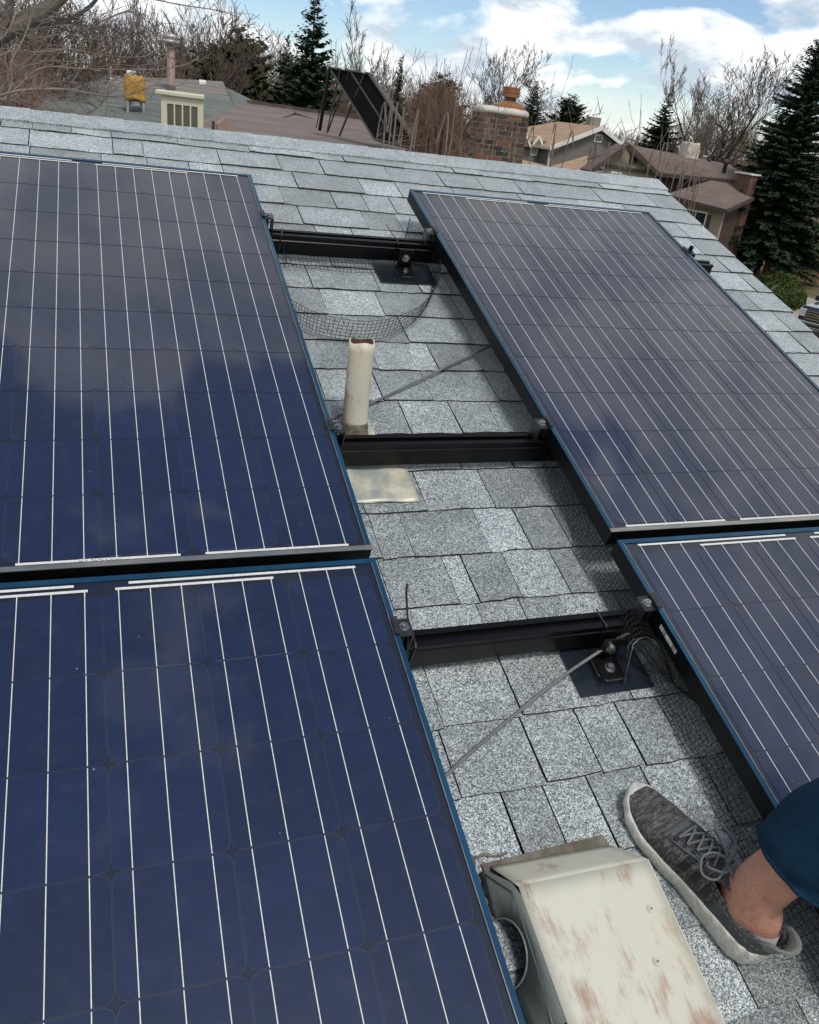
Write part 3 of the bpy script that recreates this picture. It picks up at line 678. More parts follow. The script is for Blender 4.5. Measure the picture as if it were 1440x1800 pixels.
mb.tube([hp(.075 + i * .0068, -2.172 + .003 * math.sin(i * .7), RN + .006) for i in range(10)], [.0022 + .0008 * math.sin(i * 1.9) for i in range(10)], 6)
mb.build('tar_bead', M_tar, root, True)
mb = MB(); zbolt(mb, .196, -.135, HT - RN + .002, .004, .003); mb.build('screw', M_hood, root)
mb = MB(); zbolt(mb, .168, -.205, HT - RN + .003, .004, .003); mb.build('screw', M_hood, root)

# ------------------------------------------------------------------ the person's foot and lower leg
def knit(name, c1, c2, c3):
    m = bpy.data.materials.new(name); m.use_nodes = True; t = m.node_tree; p = t.nodes['Principled BSDF']
    tc = N(t, 'ShaderNodeTexCoord'); vec = tc.outputs['Object']
    a = noise(t, scaled(t, vec, (800, 190, 350)), 1, 3, .7); b_ = noise(t, scaled(t, vec, (260, 45, 90)), 1, 3, .6)
    s = N(t, 'ShaderNodeMath', operation='ADD'); L(t, a, s.inputs[0]); L(t, b_, s.inputs[1])
    h = N(t, 'ShaderNodeMath', operation='MULTIPLY'); L(t, s.outputs[0], h.inputs[0]); h.inputs[1].default_value = .5
    L(t, ramp(t, h.outputs[0], [(.36, c1), (.5, c2), (.66, c3)]), p.inputs['Base Color']); p.inputs['Roughness'].default_value = .85; p.inputs['Specular IOR Level'].default_value = .2
    b = N(t, 'ShaderNodeBump'); b.inputs['Strength'].default_value = .8; b.inputs['Distance'].default_value = .0015; L(t, a, b.inputs['Height']); L(t, b.outputs[0], p.inputs['Normal'])
    return m
M_knit = knit('charcoal_knit', (.022, .021, .022), (.060, .058, .058), (.20, .19, .185))
M_sole = mat('off_white_foam', (.46, .46, .41), (.62, .61, .55), 60, .6, 0, .4, bump=.4, bscale=120)
M_heelp = mat('dark_grey_panel', (.030, .036, .038), (.045, .05, .052), 60, .5)
M_lace = mat('grey_lace', (.085, .092, .096), (.14, .15, .15), 700, .8)
M_sock = mat('white_sock', (.6, .6, .62), (.5, .5, .53), 400, .9)
M_tabm = mat('grey_heel_lining', (.10, .105, .10), (.22, .22, .2), 500, .9)
M_skin = mat('skin', (.36, .165, .115), (.47, .25, .18), 26, .48, 0, .4, bump=.22, bscale=140, detail=8, lo=.3, hi=.7)
M_skin.node_tree.nodes['Principled BSDF'].inputs['Subsurface Weight'].default_value = .15
M_skin.node_tree.nodes['Principled BSDF'].inputs['Subsurface Scale'].default_value = .01
M_trous = mat('navy_trouser_cloth', (.0035, .022, .046), (.006, .032, .062), 14, .85, 0, .15, bump=.4, bscale=400)
heel = Vector((.486, -2.420, RN + .008)); toe = Vector((.396, -2.112, RN + .008))
xd = (toe - heel).normalized(); zd = Vector((0, 0, 1)); yd = zd.cross(xd).normalized(); SLN = (toe - heel).length
SM = RM @ Matrix((( xd.x, yd.x, zd.x, heel.x), (xd.y, yd.y, zd.y, heel.y), (xd.z, yd.z, zd.z, heel.z), (0, 0, 0, 1)))
person = empty('person', SM, 'person in a grey knit sneaker and navy trousers, one foot braced beside the exhaust hood', 'person')
def interp(tab, x):
    for (a, va), (b_, vb) in zip(tab[:-1], tab[1:]):
        if x <= b_: f = max(0, (x - a) / (b_ - a)); f = f * f * (3 - 2 * f); return va + (vb - va) * f
    return tab[-1][1]
Ls = SLN
# half widths on left (+y) and right (-y) of the axis, by fraction of the length from the heel
WL = [(0, .0), (.012, .018), (.05, .033), (.12, .040), (.3, .039), (.45, .038), (.62, .045), (.75, .049), (.86, .044), (.94, .031), (.985, .014), (1, .0)]
WR = [(0, .0), (.012, .018), (.05, .033), (.12, .040), (.3, .040), (.45, .042), (.62, .049), (.75, .048), (.86, .040), (.94, .027), (.985, .012), (1, .0)]
SZ = [(0, .012), (.06, .004), (.2, .0), (.6, .0), (.8, .003), (1, .017)]      # toe and heel spring
ST = [(0, .046), (.2, .040), (.5, .026), (.8, .022), (1, .020)]               # sole thickness
def ex(tab, f):
    return interp(tab, f)
# sole: rows of outline, with moulded ribs on the side
mb = MB(); nf = 46; rows = 7
def outl(f):
    # closed outline parameter 0..1: along left from heel to toe then back along the right
    if f < .5: x = (1 - math.cos(f * 2 * math.pi)) / 2; return x, ex(WL, x)
    x = (1 - math.cos((1 - f) * 2 * math.pi)) / 2; return x, -ex(WR, x)
nO = 96; vs = []
for r in range(rows):
    h = r / (rows - 1)
    for i in range(nO):
        x, y = outl(i / nO)
        fl = 1.04 + .05 * math.sin(h * math.pi) - .03 * h
        rib = 1 + (.028 * math.sin(i * 2.1) if 0 < r < rows - 1 else 0) * (1 if x < .5 else .4)
        z = ex(SZ, x) + ex(ST, x) * h
        vs.append(((x - .5) * Ls * (1 + .015 * math.sin(h * math.pi) + (.0 if x > .5 else .025 * (1 - h) * 0)) + .5 * Ls, y * fl * rib, z))
fs = [(r * nO + i, r * nO + (i + 1) % nO, (r + 1) * nO + (i + 1) % nO, (r + 1) * nO + i) for r in range(rows - 1) for i in range(nO)]
fs += [tuple(range(nO))[::-1], tuple(range((rows - 1) * nO, rows * nO))]
mb.add(vs, fs)
# upper: cross sections
TOPH = [(0, .084), (.08, .078), (.2, .070), (.32, .074), (.42, .088), (.52, .083), (.62, .068), (.72, .056), (.82, .047), (.92, .040), (1, .030)]
def upper_pts(x, n=26):
    wl, wr_ = ex(WL, x) * .97, ex(WR, x) * .97; zb = ex(SZ, x) + ex(ST, x) - .002; zt = ex(TOPH, x)
    op = 1.0 if x < .36 else max(0, 1 - (x - .36) / .06)
    pts = []
    for i in range(n + 1):
        s = i / n; a = math.pi * s; c = math.cos(a); sn = math.sin(a)
        cy = abs(c) ** .75 * (1 if c > 0 else -1); zz_ = sn ** (.72)
        y = (wl if cy > 0 else wr_) * cy; z = zb + (zt - zb) * zz_
        # collar opening: walls go up, lean in slightly, then drop inside
        e = abs(s - .5) * 2       # 1 at base, 0 at mid
        if e > .45:
            g = (1 - e) / .55; yo = (wl if c > 0 else -wr_) * (1 - .22 * g ** 1.6) ; zo = zb + (zt - zb) * (g ** .8)
        else:
            g = e / .45; yo = (wl if c > 0 else -wr_) * (.78 - .08) * max(g, .0) ** .35 * (1 if e > 0.01 else 0); zo = zt - .002 - .032 * (1 - g) ** .5
        pts.append((x * Ls, y * (1 - op) + yo * op, z * (1 - op) + zo * op))
    return pts
xs = [0.006, .018, .035, .06, .09, .12, .16, .2, .24, .28, .32, .36, .38, .40, .42, .45, .49, .54, .6, .66, .72, .78, .84, .89, .93, .96, .98, .993]
def loft(mb, rowsp, mi=0, cap=True):
    n = len(rowsp[0]); vs = [p for r in rowsp for p in r]
    fs = [(r * n + i, r * n + i + 1, (r + 1) * n + i + 1, (r + 1) * n + i) for r in range(len(rowsp) - 1) for i in range(n - 1)]
    if cap: fs += [tuple(range(n)), tuple(range(len(vs) - 1, len(vs) - n - 1, -1))]
    return mb.add(vs, fs, mi=mi)
ub = MB(); loft(ub, [upper_pts(x) for x in xs])
# heel counter: a slightly larger shell over the back third
hb = MB(); hx = [.004, .012, .03, .055, .085, .12, .16, .20, .25, .30, .34]
shell = []
for x in hx:
    p = upper_pts(x, 52); lim = 1 - max(0, (x - .10)) / .24 * .45
    keep = [q for i, q in enumerate(p) if abs(i / 52 - .5) * 2 > 1 - .52 * lim]
    shell.append(p)
def shellside(sgn):
    rows_ = []
    for x in hx:
        p = upper_pts(x, 52); g = (.54 - .22 * max(0, (x - .05)) / .29)
        m_ = int(52 / 2 * g); q = p[:m_ + 1] if sgn > 0 else p[::-1][:m_ + 1]
        # resample to 9
        idx = [m_ * i / 8 for i in range(9)]
        rows_.append([(q[int(k_)][0] - .0012, q[int(k_)][1] * 1.035, q[int(k_)][2] + .0005) for k_ in idx])
    return rows_
r1 = shellside(1); r2 = shellside(-1)
loft(hb, r1, cap=False); loft(hb, [r[::1] for r in r2], cap=False)
# back of heel joins both sides
loft(hb, [r1[0], r2[0]], cap=False)
shoe = ub.build('sneaker', M_knit, person, True)
so_ = mb.build('sole', M_sole, shoe, True)
hc = hb.build('heel_counter', M_heelp, shoe, True); hc.modifiers.new('solid', 'SOLIDIFY').thickness = .001
# heel tab
mb = MB(); vs = []
for j in range(5):
    z = .066 + .034 * j / 4
    for i in range(9):
        a = math.pi * (.5 + i / 8); rr_ = .0255 + .002 * j / 4; vs.append((.026 + rr_ * math.cos(a) * (1.0 + .0) - .006 * (j / 4) ** 1.6 * 2.2, rr_ * math.sin(a) * (1 - .14 * j / 4), z - .010 * (abs(i - 4) / 4) ** 2 * j / 4))
mb.add(vs, [(j * 9 + i, j * 9 + i + 1, (j + 1) * 9 + i + 1, (j + 1) * 9 + i) for j in range(4) for i in range(8)])
hm = mb.build('heel_tab', M_tabm, shoe, True); md = hm.modifiers.new('solid', 'SOLIDIFY'); md.thickness = .005; md.offset = 1
# tongue, overlay straps, laces
def surf(x, s):      # point on the upper at fraction x, s 0..1 across from left to right
    p = upper_pts(x, 60); return Vector(p[int(round(s * 60))])
def strap(name, xa, xb, sa, sb, lift, m, n=12, wtaper=None):
    mb = MB(); vs = []
    for i in range(n + 1):
        f = i / n
        for g in (0, .25, .5, .75, 1):
            x = xa + (xb - xa) * g; q = surf(x, sa + (sb - sa) * f); c = Vector((q.x, 0, .03)); o = (q - c).normalized() * lift
            vs.append(q + o)
    mb.add(vs, [(i * 5 + g, i * 5 + g + 1, (i + 1) * 5 + g + 1, (i + 1) * 5 + g) for i in range(n) for g in range(4)])
    o = mb.build(name, m, shoe, True); md = o.modifiers.new('solid', 'SOLIDIFY'); md.thickness = .0016; md.offset = 1; return o
M_over = mat('slate_overlay', (.06, .065, .07), (.09, .095, .10), 40, .5)
M_stripe = mat('black_stripe', (.008, .008, .009), None, rough=.5)
for s0, s1 in ((.30, .38), (.62, .70)):
    strap('lace_stay', .46, .68, s0, s1, .0022, M_over)
for xa in (.355, .43, .50): strap('side_stripe', xa, xa + .04, .06, .30, .0012, M_stripe); strap('side_stripe', xa, xa + .04, .72, .94, .0012, M_stripe)
strap('toe_overlay', .665, .70, .30, .70, .0018, M_over)
mb = MB(); vs = []
for i in range(9):
    f = i / 8; x = .60 - .30 * f
    for g in range(7):
        y = -.026 + .052 * g / 6; vs.append((x * Ls, y, .070 + .034 * f + .002 - .010 * ((g - 3) / 3) ** 2 - .004 * math.sin(f * 3)))
mb.add(vs, [(i * 7 + g, i * 7 + g + 1, (i + 1) * 7 + g + 1, (i + 1) * 7 + g) for i in range(8) for g in range(6)])
tg = mb.build('tongue', M_knit, shoe, True); md = tg.modifiers.new('solid', 'SOLIDIFY'); md.thickness = .004
lx = [.64, .59, .54, .49, .44]
def lace(pts, r=.0022):
    mb = MB(); q = [tuple(spline(pts, i / 26)) for i in range(27)]; mb.tube(q, r, 7); mb.build('lace', M_lace, shoe, True)
for i, x in enumerate(lx):
    a = surf(x, .37) + Vector((0, -.002, .005)); b_ = surf(x, .63) + Vector((0, .002, .005)); c = surf(x - .04, .5) + Vector((0, 0, .0105))
    if i < 4:
        b2 = surf(lx[i + 1], .63) + Vector((0, .002, .005)); a2 = surf(lx[i + 1], .37) + Vector((0, -.002, .005))
        lace([a, (a + b2) / 2 + Vector((0, 0, .006)), b2]); lace([b_, (b_ + a2) / 2 + Vector((0, 0, .0085)), a2])
    if i == 0: lace([a, (a + b_) / 2 + Vector((0, 0, .004)), b_])
for x in lx:
    for q_ in (.345, .655):
        p_ = surf(x, q_) + Vector((0, 0, .0035)); mb = MB(); mb.lathe([(.0036, 0), (.0036, .0012), (.0018, .0013)], p_, 9); mb.build('eyelet', M_stripe, shoe)
def seam(pts):
    mb = MB()
    for i in range(0, 40, 2):
        a, c = spline(pts, i / 40), spline(pts, (i + 1) / 40); mb.tube([a, c], .0007, 4)
    mb.build('stitching', M_lace, shoe)
for q_ in (.10, .90): seam([surf(x, q_ + (.12 if q_ < .5 else -.12) * min(1, max(0, (x - .1) / .25))) + Vector((0, .0016 if q_ < .5 else -.0016, .0012)) for x in (.05, .12, .2, .28, .36, .44, .52, .60, .68)])
kn = Vector((.415 * Ls, .0, .107))
lace([kn, kn + Vector((.020, .016, .006)), kn + Vector((.026, .038, .0)), kn + Vector((.008, .048, -.014)), kn + Vector((-.010, .036, -.010)), kn + Vector((-.004, .012, .0)), kn], .0021)
lace([kn, kn + Vector((.026, -.008, .008)), kn + Vector((.056, -.026, .0)), kn + Vector((.048, -.046, -.012)), kn + Vector((.018, -.042, -.008)), kn + Vector((.004, -.016, .002)), kn], .0021)
lace([kn, kn + Vector((-.01, .02, .0)), kn + Vector((.01, .034, -.008)), surf(.47, .36) + Vector((0, 0, .004))], .0024)
mb = MB(); mb.tube([kn + Vector((0, -.006, 0)), kn + Vector((0, .006, 0))], .0045, 8); mb.build('lace_knot', M_lace, shoe, True)
mb = MB(); kk = kn + Vector((-.012, 0, .0)); q = []
for i in range(9): f = i / 8; q.append((kk.x - .004 * math.sin(f * 3.14), -.017 + .034 * f, kk.z + .004 + .005 * math.sin(f * math.pi)))
vs = [p for y in q for p in ((y[0] - .011, y[1], y[2] - .003), (y[0] + .009, y[1], y[2]))]
mb.add(vs, [(2 * i, 2 * i + 1, 2 * i + 3, 2 * i + 2) for i in range(8)]); o = mb.build('tongue_loop', M_over, shoe, True); o.modifiers.new('solid', 'SOLIDIFY').thickness = .0014
M_hair = mat('brown_hair', (.05, .03, .018), None, rough=.6)
# leg: lofted tube sections along the shin
iS = SM.inverted()
def loc(u, v, n): return iS @ (RM @ Vector((u, v, n)))
ankle0 = loc(.474, -2.368, RN + .030); ankle1 = loc(.470, -2.352, RN + .085); a2 = loc(.470, -2.342, .0); a3 = loc(.508, -2.336, .11); a4 = loc(.555, -2.345, .21); knee = loc(.61, -2.365, .335)
hipj = loc(.90, -2.72, .42)
def section_tube(mb, pts, rad, seg=24, cap=True, wob=None):
    pts = [Vector(p) for p in pts]; n = len(pts); up_ = Vector((0, 1, 0)); vs = []
    for i, p in enumerate(pts):
        t = (pts[min(i + 1, n - 1)] - pts[max(i - 1, 0)]).normalized(); a = t.cross(up_).normalized(); b_ = a.cross(t).normalized()
        ra_, rb_ = rad[i]
        for k in range(seg):
            an = 2 * math.pi * k / seg; w = wob(i, an) if wob else 1
            vs.append(p + a * math.cos(an) * ra_ * w + b_ * math.sin(an) * rb_ * w)
    fs = [(i * seg + k, i * seg + (k + 1) % seg, (i + 1) * seg + (k + 1) % seg, (i + 1) * seg + k) for i in range(n - 1) for k in range(seg)]
    if cap: fs += [tuple(range(seg))[::-1], tuple((n - 1) * seg + k for k in range(seg))]
    mb.add(vs, fs)
def resamp(pts, rad, n):
    P = [spline(pts, i / (n - 1)) for i in range(n)]; Rr = []
    for i in range(n):
        x = i / (n - 1) * (len(rad) - 1); k = min(int(x), len(rad) - 2); f = x - k; Rr.append((rad[k][0] * (1 - f) + rad[k + 1][0] * f, rad[k][1] * (1 - f) + rad[k + 1][1] * f))
    return P, Rr
mb = MB(); P_, R_ = resamp([ankle0, ankle1, a2, a3, a4, knee], [(.056, .035), (.052, .035), (.040, .034), (.041, .037), (.053, .050), (.056, .054)], 34)
def wob_leg(i, an):      # ankle bone and achilles
    b1 = .10 * math.exp(-((i - 7) / 2.2) ** 2) * (math.exp(-((an - 1.57) / .5) ** 2) + math.exp(-((an - 4.71) / .5) ** 2))
    b2 = -.06 * math.exp(-((i - 10) / 3.5) ** 2) * (math.exp(-((an - 2.4) / .4) ** 2) + math.exp(-((an - 3.9) / .4) ** 2))
    return 1 + b1 + b2
section_tube(mb, P_, R_, 32, wob=wob_leg); lg_ = mb.build('leg', M_skin, person, True)
hr = random.Random(4); hs = []
for _ in range(420):
    i_ = hr.randrange(8, 33); an = hr.uniform(0, 6.283); nxt = P_[min(i_ + 1, 33)]; t_h = (nxt - P_[i_ - 1]).normalized(); a_h = t_h.cross(Vector((0, 1, 0))).normalized(); b_h = a_h.cross(t_h).normalized()
    rd = a_h * math.cos(an) * R_[i_][0] + b_h * math.sin(an) * R_[i_][1]; p0_ = P_[i_] + t_h * hr.uniform(0, .008) + rd * wob_leg(i_, an) * .995; d_h = (rd.normalized() * .45 - t_h + Vector((hr.gauss(0, .3), hr.gauss(0, .3), hr.gauss(0, .3)))).normalized()
    hs.append((tuple(p0_), tuple(p0_ + d_h * hr.uniform(.005, .011)), .00016, .00006))
HAIR = hs
mb = MB(); section_tube(mb, P_[:6], [(r[0] * 1.02 + .0006, r[1] * 1.02 + .0006) for r in R_[:6]], 32, cap=False, wob=wob_leg); so2 = mb.build('sock', M_sock, person, True)
hem = a2 + (a3 - a2) * .62
mb = MB(); P_, R_ = resamp([hem, hem + (a3 - a2) * .5, a4, knee, knee + (hipj - knee) * .25, knee + (hipj - knee) * .6, hipj], [(.066, .062), (.073, .070), (.088, .086), (.094, .092), (.098, .095), (.11, .105), (.13, .12)], 60)
def wob(i, an): return 1 + .045 * math.sin(3 * an + i * .22) * math.sin(i * .31 + 1) + .022 * math.sin(7 * an + i * .6 + 1.5 * math.sin(i * .3)) + .012 * math.sin(13 * an - i * .5) + (.03 * math.sin(i * 1.1 + an) if i < 8 else 0) * .5
section_tube(mb, P_, R_, 48, cap=False, wob=wob)
tr = mb.build('trouser', M_trous, person, True); md = tr.modifiers.new('solid', 'SOLIDIFY'); md.thickness = .003; md.offset = 0
mb = MB(); section_tube(mb, P_[:3], [(r[0] * 1.015, r[1] * 1.015) for r in R_[:3]], 48, cap=False, wob=wob); md = mb.build('hem', M_trous, tr, True).modifiers.new('solid', 'SOLIDIFY'); md.thickness = .004; md.offset = 0

# ================================================================== background
M_ground = mat('dry_lawn', (.085, .075, .045), (.16, .13, .08), .8, .95, 0, .1, bump=.6, bscale=9, detail=8)
g = MB()
GN = 60
def gz(x, y): return GZ + .25 * math.sin(x * .05) * math.cos(y * .04) * (1 if y > 50 else 0)
vs = []; X0, X1, Y0, Y1 = -900, 900, -300, 1500
for j in range(GN + 1):
    for i in range(GN + 1):
        fx = i / GN * 2 - 1; fy = j / GN; x = 900 * fx * abs(fx) ** 1.2; y = -60 + (1560) * fy ** 2.2 - (240 if j == 0 else 0)
        vs.append((x, y, gz(x, y)))
g.add(vs, [(j * (GN + 1) + i, j * (GN + 1) + i + 1, (j + 1) * (GN + 1) + i + 1, (j + 1) * (GN + 1) + i) for j in range(GN) for i in range(GN)])
tag(g.build('ground', M_ground), 'dry winter lawns and soil of the neighbourhood', None, None, 'structure')
M_conc = mat('driveway_concrete', (.26, .24, .21), (.33, .31, .27), 2, .85, 0, .2)
c = Vector((31, 22, GZ))
g = MB(); g.box((c.x - 4.0, c.y - 9, GZ + .004), (c.x + 6, c.y + 12, GZ + .03)); tag(g.build('driveway', M_conc), 'tan concrete driveway under the parked truck', None, None, 'structure')

# ---- trees
def bare_tree(seed, H, spread=.5, limbs=12, levels=4, lean=0, trunk_r=None, upright=.5):
    r = random.Random(seed); segs = []; trunk = []
    tr_ = trunk_r or H * .014
    def grow(p, d, ln, rad, lev, n, store):
        step = ln / n; pts = [p]; rr0 = rad
        for i in range(n):
            d = (d + Vector((r.gauss(0, .13), r.gauss(0, .13), r.gauss(0, .08) + (.05 * upright if lev else 0)))).normalized()
            q = p + d * step; rr1 = rad * (1 - (i + 1) / n * (.75 if lev else .7))
            store.append((p, q, rr0, rr1)); p = q; rr0 = rr1; pts.append((p, d, rr1, (i + 1) / n))
        return pts[1:]
    tp = grow(Vector((0, 0, 0)), Vector((lean, 0, 1)).normalized(), H * .72, tr_, 0, 10, trunk)
    def kids(pts, ln, lev, cnt):
        for k in range(cnt):
            p, d, rad, f = r.choice(pts[1:] if lev == 1 else pts)
            a = r.uniform(0, 6.283); side = Vector((math.cos(a), math.sin(a), r.uniform(.1, .9) * upright * 1.6))
            dd = (d * (1 - spread) + side.normalized() * spread * 1.25).normalized()
            l2 = ln * r.uniform(.6, 1.15) * (1 - .35 * f if lev == 1 else 1)
            n = {1: 6, 2: 4, 3: 3}.get(lev, 2)
            q = grow(p, dd, l2, max(rad * .62, H * .0005), lev, n, segs)
            if lev < levels: kids(q, l2 * .52, lev + 1, {1: 7, 2: 5, 3: 4}.get(lev, 3))
    kids(tp, H * .42, 1, limbs)
    return trunk, segs
def seg_mesh(name, segs, m, parent, k=3, minr=0):
    p0 = np.array([s[0] for s in segs]); p1 = np.array([s[1] for s in segs]); r0 = np.maximum(np.array([s[2] for s in segs]), minr); r1 = np.maximum(np.array([s[3] for s in segs]), minr)
    V, F = prisms(p0, p1, r0, r1, k); return fast_mesh(name, V, F, m, parent)
M_bark = mat('grey_brown_bark', (.075, .062, .05), (.14, .12, .10), 3, .9, 0, .2, stretch=(1, 1, .3))
M_twig = mat('bare_twigs', (.085, .062, .050), (.145, .112, .092), 1.2, .9, 0, .1)
M_twigr = mat('reddish_twigs', (.15, .095, .072), (.21, .145, .11), 1.5, .8, 0, .1)
M_pale = mat('pale_twigs', (.14, .108, .09), (.24, .20, .17), 1.5, .85, 0, .1)
M_needle = mat('spruce_needles', (.014, .030, .015), (.042, .070, .034), .9, .8, 0, .15, lo=.3, hi=.7)
M_needle2 = mat('pine_needles', (.022, .034, .015), (.05, .065, .028), .9, .8, 0, .15, lo=.3, hi=.7)
M_bush = mat('bush_leaves', (.035, .060, .012), (.085, .115, .03), 1.8, .8, 0, .15, lo=.3, hi=.7)
protos = []
def tree_from(pr, loc_, H, rz, label, group=None, cat='tree', name='bare_tree'):
    M = Matrix.Translation(loc_) @ Matrix.Rotation(rz, 4, 'Z') @ Matrix.Scale(H, 4)
    c = pr.copy(); COL.objects.link(c); c.matrix_world = M; c.name = name; tag(c, label, cat, group)
    if not group and 'group' in c: del c['group']
    for ch in pr.children: d = ch.copy(); COL.objects.link(d); d.parent = c
    return c
def mk_bare(seed, name='bare_tree', tm=None, **kw):
    root = empty(name, Vector((0, 0, -60)), 'x', 'tree')
    t_, s_ = bare_tree(seed, 1.0, **kw)
    zmax = max(max(a[1].z for a in s_), .01); sc = 1 / zmax
    t_ = [(a * sc, b_ * sc, c_ * sc, d_ * sc) for a, b_, c_, d_ in t_]; s_ = [(a * sc, b_ * sc, c_ * sc, d_ * sc) for a, b_, c_, d_ in s_]
    seg_mesh('trunk', t_, M_bark, root, 6); seg_mesh('crown', s_, tm or M_twig, root, 3, .00085)
    return root
PB = [mk_bare(1, limbs=13, spread=.55, upright=.5), mk_bare(2, limbs=14, spread=.42, upright=.9), mk_bare(3, limbs=12, spread=.62, upright=.35), mk_bare(4, limbs=15, spread=.5, upright=.7, tm=M_twigr), mk_bare(5, limbs=10, spread=.35, upright=1.2, tm=M_pale), mk_bare(8, limbs=16, spread=.6, upright=.6)]
def conifer(seed, layers, per, rad, nseg, m, droop=.25, fan=.5, bare=.06, taper=.8, name='spruce_tree', sz=1.0):
    r = np.random.default_rng(seed); root = empty(name, Vector((0, 0, -60)), 'x', 'tree')
    V = []; n_br = 0
    br = []
    for i in range(layers):
        f = i / layers; z = bare + (1 - bare) * f; R = rad * (1 - f) ** taper * (1 if i > 1 else .8)
        for k in range(max(3, int(per * (1 - f * .55)))):
            a = r.uniform(0, 6.283); Rr = max(.012, R * r.uniform(.55, 1.12)); zz0 = z + r.uniform(-.5, .5) / layers
            dr = droop * (1 - f) - .25 * f
            br.append(((0, 0, zz0), (Rr * math.cos(a), Rr * math.sin(a), zz0 - Rr * dr), .0035 * (1 - f) + .0008, .0008))
            nn = max(3, int(nseg * Rr / rad))
            for j in range(nn):
                s = (j + r.uniform(.2, 1)) / nn
                px_, py_ = Rr * s * math.cos(a), Rr * s * math.sin(a); pz = zz0 - Rr * dr * s ** 1.3 + .012 * s * s
                for sd__ in (-1, 1, 0):
                    an = a + sd__ * r.uniform(.5, 1.1); ln = Rr * (.30 * (1.15 - s) + .07) * r.uniform(.7, 1.3) * sz + .006; w = ln * .30
                    dz = -ln * r.uniform(-.05, .5)
                    e = np.array([px_ + ln * math.cos(an), py_ + ln * math.sin(an), pz + dz]); o = np.array([px_, py_, pz]); q = np.array([-math.sin(an) * w, math.cos(an) * w, r.normal(0, w * .5)])
                    mid = (o + e) / 2
                    V.append([o, mid + q, e, mid - q])
    V = np.array(V).reshape(-1, 3); F = np.arange(len(V)).reshape(-1, 4)
    trunk = [(Vector((0, 0, 0)), Vector((0, 0, .5)), .014, .008), (Vector((0, 0, .5)), Vector((0, 0, .985)), .008, .001)]
    seg_mesh('trunk', [(tuple(a), tuple(b_), c_, d_) for a, b_, c_, d_ in trunk], M_bark, root, 7)
    seg_mesh('branches', br, M_bark, root, 3)
    fast_mesh('crown', V, F, m, root); return root
PS = conifer(11, 46, 22, .25, 22, M_needle, sz=.7); PS2 = conifer(12, 56, 18, .14, 14, M_needle, droop=.3, sz=1.0)
PF = conifer(17, 40, 24, .37, 22, M_needle, sz=.62, taper=.9)
PP = conifer(13, 28, 20, .30, 18, M_needle2, droop=-.25, taper=.45, bare=.25, name='pine_tree', sz=.9)
PN = conifer(14, 58, 24, .30, 40, M_needle, droop=.30, bare=.10, taper=.85, sz=.42)
def place(pr, px, ptop, D, rz, label, group=None, name='bare_tree', H=None):
    """tree whose top shows at pixel (px, ptop) of the photograph, D metres ahead, standing on the ground"""
    t_ = at(px, ptop, D); H = H or (t_.z - GZ); return tree_from(pr, (t_.x, t_.y, GZ), H, rz, label, group, name=name)
# named conifers
place(PS, 556, -30, 42, .3, 'tall narrow dark spruce left of centre, taller than all around it', name='spruce_tree')
place(PP, 425, 44, 40, 1.0, 'shaggy dark pine behind the grey house roof', name='pine_tree')
place(PP, 372, 78, 44, 2.0, 'smaller olive pine just left of the shaggy dark pine', name='pine_tree')
place(PS, 505, 60, 47, 2.2, 'small spruce at the left flank of the tall narrow spruce', name='spruce_tree')
place(PS2, 706, 98, 60, .8, 'distant slim evergreen showing above the bare trees right of the tilted collector', name='spruce_tree')
place(PP, 782, 128, 52, .2, 'dark rounded pine behind the reddish twiggy shrub', name='pine_tree')
place(PF, 945, 140, 68, 1.2, 'broad dark spruce just right of the brick chimney', name='spruce_tree')
place(PP, 1006, 165, 70, 2.9, 'brownish pine right of the broad spruce, behind the tan roof', name='pine_tree')
place(PF, 1181, 152, 66, .5, 'dark conical spruce behind the long brown roof', name='spruce_tree')
place(PS2, 655, 118, 64, .5, 'faint spruce tip between the tall spruce and the bare wood', name='spruce_tree')
t_ = at(1462, 25, 43); tree_from(PN, (t_.x, t_.y, GZ), t_.z - GZ, .7, 'huge dark green spruce at the right edge, towering over the cedar fence', name='spruce_tree')
# named bare trees
nb = [(PB[1], 120, -60, 30, 'dark many-limbed bare tree at the upper left corner behind the grey roof'), (PB[0], 30, -90, 27, 'bare tree at the far left edge beyond the grey roof'),
      (PB[2], 215, -40, 33, 'bare tree rising behind the pinkish flue pipe'), (PB[5], 300, -30, 38, 'bare tree between the flue pipe and the shaggy pine'),
      (PB[4], 470, -50, 46, 'pale slender bare tree left of the tall narrow spruce'), (PB[4], 395, -60, 52, 'pale slender bare tree behind the shaggy pine'),
      (PB[4], 632, 5, 62, 'thin pale poplar rising alone against the clouds right of the tall spruce'), (PB[1], 895, 62, 72, 'bare tree with fine branches above the brick chimney'),
      (PB[0], 960, 105, 74, 'bare round-topped tree above the broad spruce'), (PB[2], 1235, 95, 62, 'forked bare tree right of the conical spruce'),
      (PB[4], 1290, 75, 60, 'tall bare tree against the clouds left of the huge spruce'), (PB[1], 1345, 75, 58, 'bare tree partly behind the huge spruce')]
for i, (pr, px, pt, D, lab) in enumerate(nb): place(pr, px, pt, D, i * 1.3, lab)
